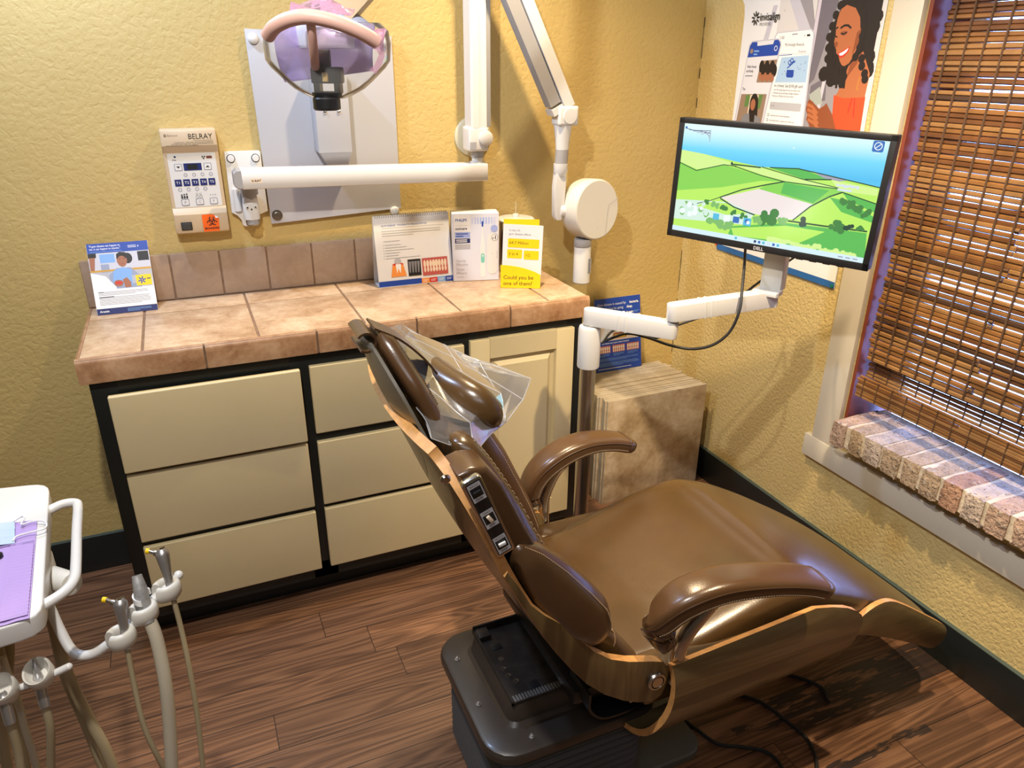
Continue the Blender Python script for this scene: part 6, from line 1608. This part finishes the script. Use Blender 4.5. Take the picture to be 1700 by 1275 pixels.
tubing('hose', 'thick beige twin hose dropping from under the white tray corner', [([(-2.215, -1.185, .80), (-2.220, -1.200, .73), (-2.224, -1.212, .655), (-2.219, -1.230, .573), (-2.202, -1.248, .476), (-2.187, -1.264, .406), (-2.183, -1.270, .32), (-2.2, -1.25, .18), (-2.3, -1.2, .1)], .0105, M_hose), ([(-2.232, -1.165, .75), (-2.234, -1.178, .655), (-2.234, -1.196, .561), (-2.218, -1.225, .465), (-2.210, -1.238, .394), (-2.204, -1.250, .30), (-2.23, -1.23, .16), (-2.33, -1.18, .1)], .0085, M_hose)])
tubing('hose', 'pale curved hose hanging behind the two-holder bar', [([(-2.29, -1.285, .70), (-2.284, -1.300, .611), (-2.283, -1.314, .559), (-2.281, -1.327, .483), (-2.285, -1.333, .40), (-2.31, -1.31, .25), (-2.4, -1.25, .12)], .0062, M_hose2)])
tubing('hose', 'darker beige hose hanging beside the pale curved hose at picture bottom', [([(-2.30, -1.245, .70), (-2.304, -1.257, .584), (-2.311, -1.265, .536), (-2.307, -1.283, .477), (-2.313, -1.290, .40), (-2.34, -1.27, .24), (-2.43, -1.21, .12)], .0062, M_hose)])
tubing('hose', 'brown shaded hose directly beneath the tray at picture edge', [([(-2.285, -1.205, .78), (-2.292, -1.219, .699), (-2.300, -1.226, .654), (-2.319, -1.225, .588), (-2.344, -1.222, .52), (-2.38, -1.2, .3), (-2.45, -1.15, .12)], .010, M_hose)])

# ------------------------------------------------------------------ on the floor
fp = thing('foot_pedal', 'black round foot pedal on plank floor at the bottom picture edge', 'foot pedal', (-1.915, -1.150, 0))
MB().lathe([(0, 0), (.062, 0), (.064, .004), (.060, .014), (.050, .017), (0, .017)], M_rubber, 40).build('pedal_base', fp)
MB().lathe([(0, .017), (.030, .017), (.030, .030), (.046, .034), (.048, .040), (.044, .0455), (0, .048)], M_black, 40).build('pedal_disc', fp)
def fcable(lab, pts, r=.005): return tag(MB().tube(smooth_path(pts, 8), r, M_rubber, seg=8).build('floor_cable'), lab, 'cable')
fcable('black cable on the floor curving in a wide bend under the leg rest', [(-.84, -1.34, .0055), (-.75, -1.30, .0055), (-.6286, -1.3772, .0055), (-.594, -1.482, .0055), (-.591, -1.557, .0055), (-.64, -1.63, .0055), (-.74, -1.68, .0055), (-.86, -1.72, .0055)])
fcable('black cable on the floor making a tight loop beside the chair base', [(-.86, -1.33, .0055), (-.838, -1.40, .0055), (-.815, -1.46, .0055), (-.76, -1.495, .0055), (-.715, -1.53, .0055), (-.71, -1.585, .0055), (-.76, -1.66, .0055), (-.82, -1.70, .0055)])
fcable('short black cable running from under the chair straight toward the right wall', [(-.82, -1.28, .0055), (-.70, -1.24, .0055), (-.58, -1.29, .0055), (-.47, -1.35, .0055), (-.42, -1.42, .0055), (-.44, -1.47, .0055)])

# ------------------------------------------------------------------ lamps, added fill, daylight, camera
def lamp(name, loc, target, watts, col, size=.05, cone=170, blend=.12):
    d = bpy.data.lights.new(name, 'SPOT'); d.energy = watts; d.color = col; d.shadow_soft_size = size
    d.spot_size = math.radians(cone); d.spot_blend = blend
    o = bpy.data.objects.new(name, d); COL.objects.link(o); o.location = loc
    o.rotation_euler = (V(target) - V(loc)).to_track_quat('-Z', 'Y').to_euler(); return o
WARM = (1.0, .80, .55); COOL = (.46, .62, 1.0)
lamp('ceiling_spot_cool', (-2.20, -.42, 2.52), (-2.25, -.55, 0), 56, (.50, .67, 1.0), .04, 170)
lamp('ceiling_spot_warm', (-1.0, -.56, 2.52), (-.80, -.86, 0), 98, (1.0, .77, .48), .03, 124, .85)
lamp('ceiling_spot_window', (-.78, -1.72, 2.52), (-.15, -1.10, .25), 150, (1.0, .79, .52), .03, 76, .7)
lamp('ceiling_spot_middle', (-2.0, -1.78, 2.52), (-1.7, -1.0, .2), 92, (.97, .93, .87), .03, 170)
d = bpy.data.lights.new('camera_side_fill', 'AREA'); d.shape = 'RECTANGLE'; d.size = 1.2; d.size_y = .6; d.energy = 11; d.color = (.92, .94, 1.0)  # weak area fill added behind the camera, not a fixture of the room
o = bpy.data.objects.new('camera_side_fill', d); COL.objects.link(o); o.location = (-2.3, -3.0, 2.6)

w_ = bpy.data.worlds.new('daylight'); SC.world = w_; w_.use_nodes = True
bg = w_.node_tree.nodes['Background']; bg.inputs[0].default_value = (.27, .41, 1.0, 1); bg.inputs[1].default_value = 11.0

cam = bpy.data.cameras.new('camera'); co_ = bpy.data.objects.new('camera', cam); COL.objects.link(co_)
yaw, pit, rol = .4127, -.4115, .0076
fw = V((math.sin(yaw) * math.cos(pit), math.cos(yaw) * math.cos(pit), math.sin(pit))); r = V((math.cos(yaw), -math.sin(yaw), 0)); u = r.cross(fw)
r2, u2 = r * math.cos(rol) + u * math.sin(rol), u * math.cos(rol) - r * math.sin(rol)
co_.matrix_world = Matrix(((r2.x, u2.x, -fw.x, -1.8816), (r2.y, u2.y, -fw.y, -2.5312), (r2.z, u2.z, -fw.z, 1.6476), (0, 0, 0, 1)))
cam.sensor_fit = 'HORIZONTAL'; cam.sensor_width = 36.0; cam.lens = 1230.29 / 1700 * 36; cam.clip_start = .02
SC.camera = co_
SC.view_settings.view_transform = 'Standard'; SC.view_settings.look = 'None'; SC.view_settings.gamma = 1.0; SC.view_settings.use_curve_mapping = False
SC.view_settings.exposure = 0.28
SC.cycles.max_bounces = 10; SC.cycles.transparent_max_bounces = 24
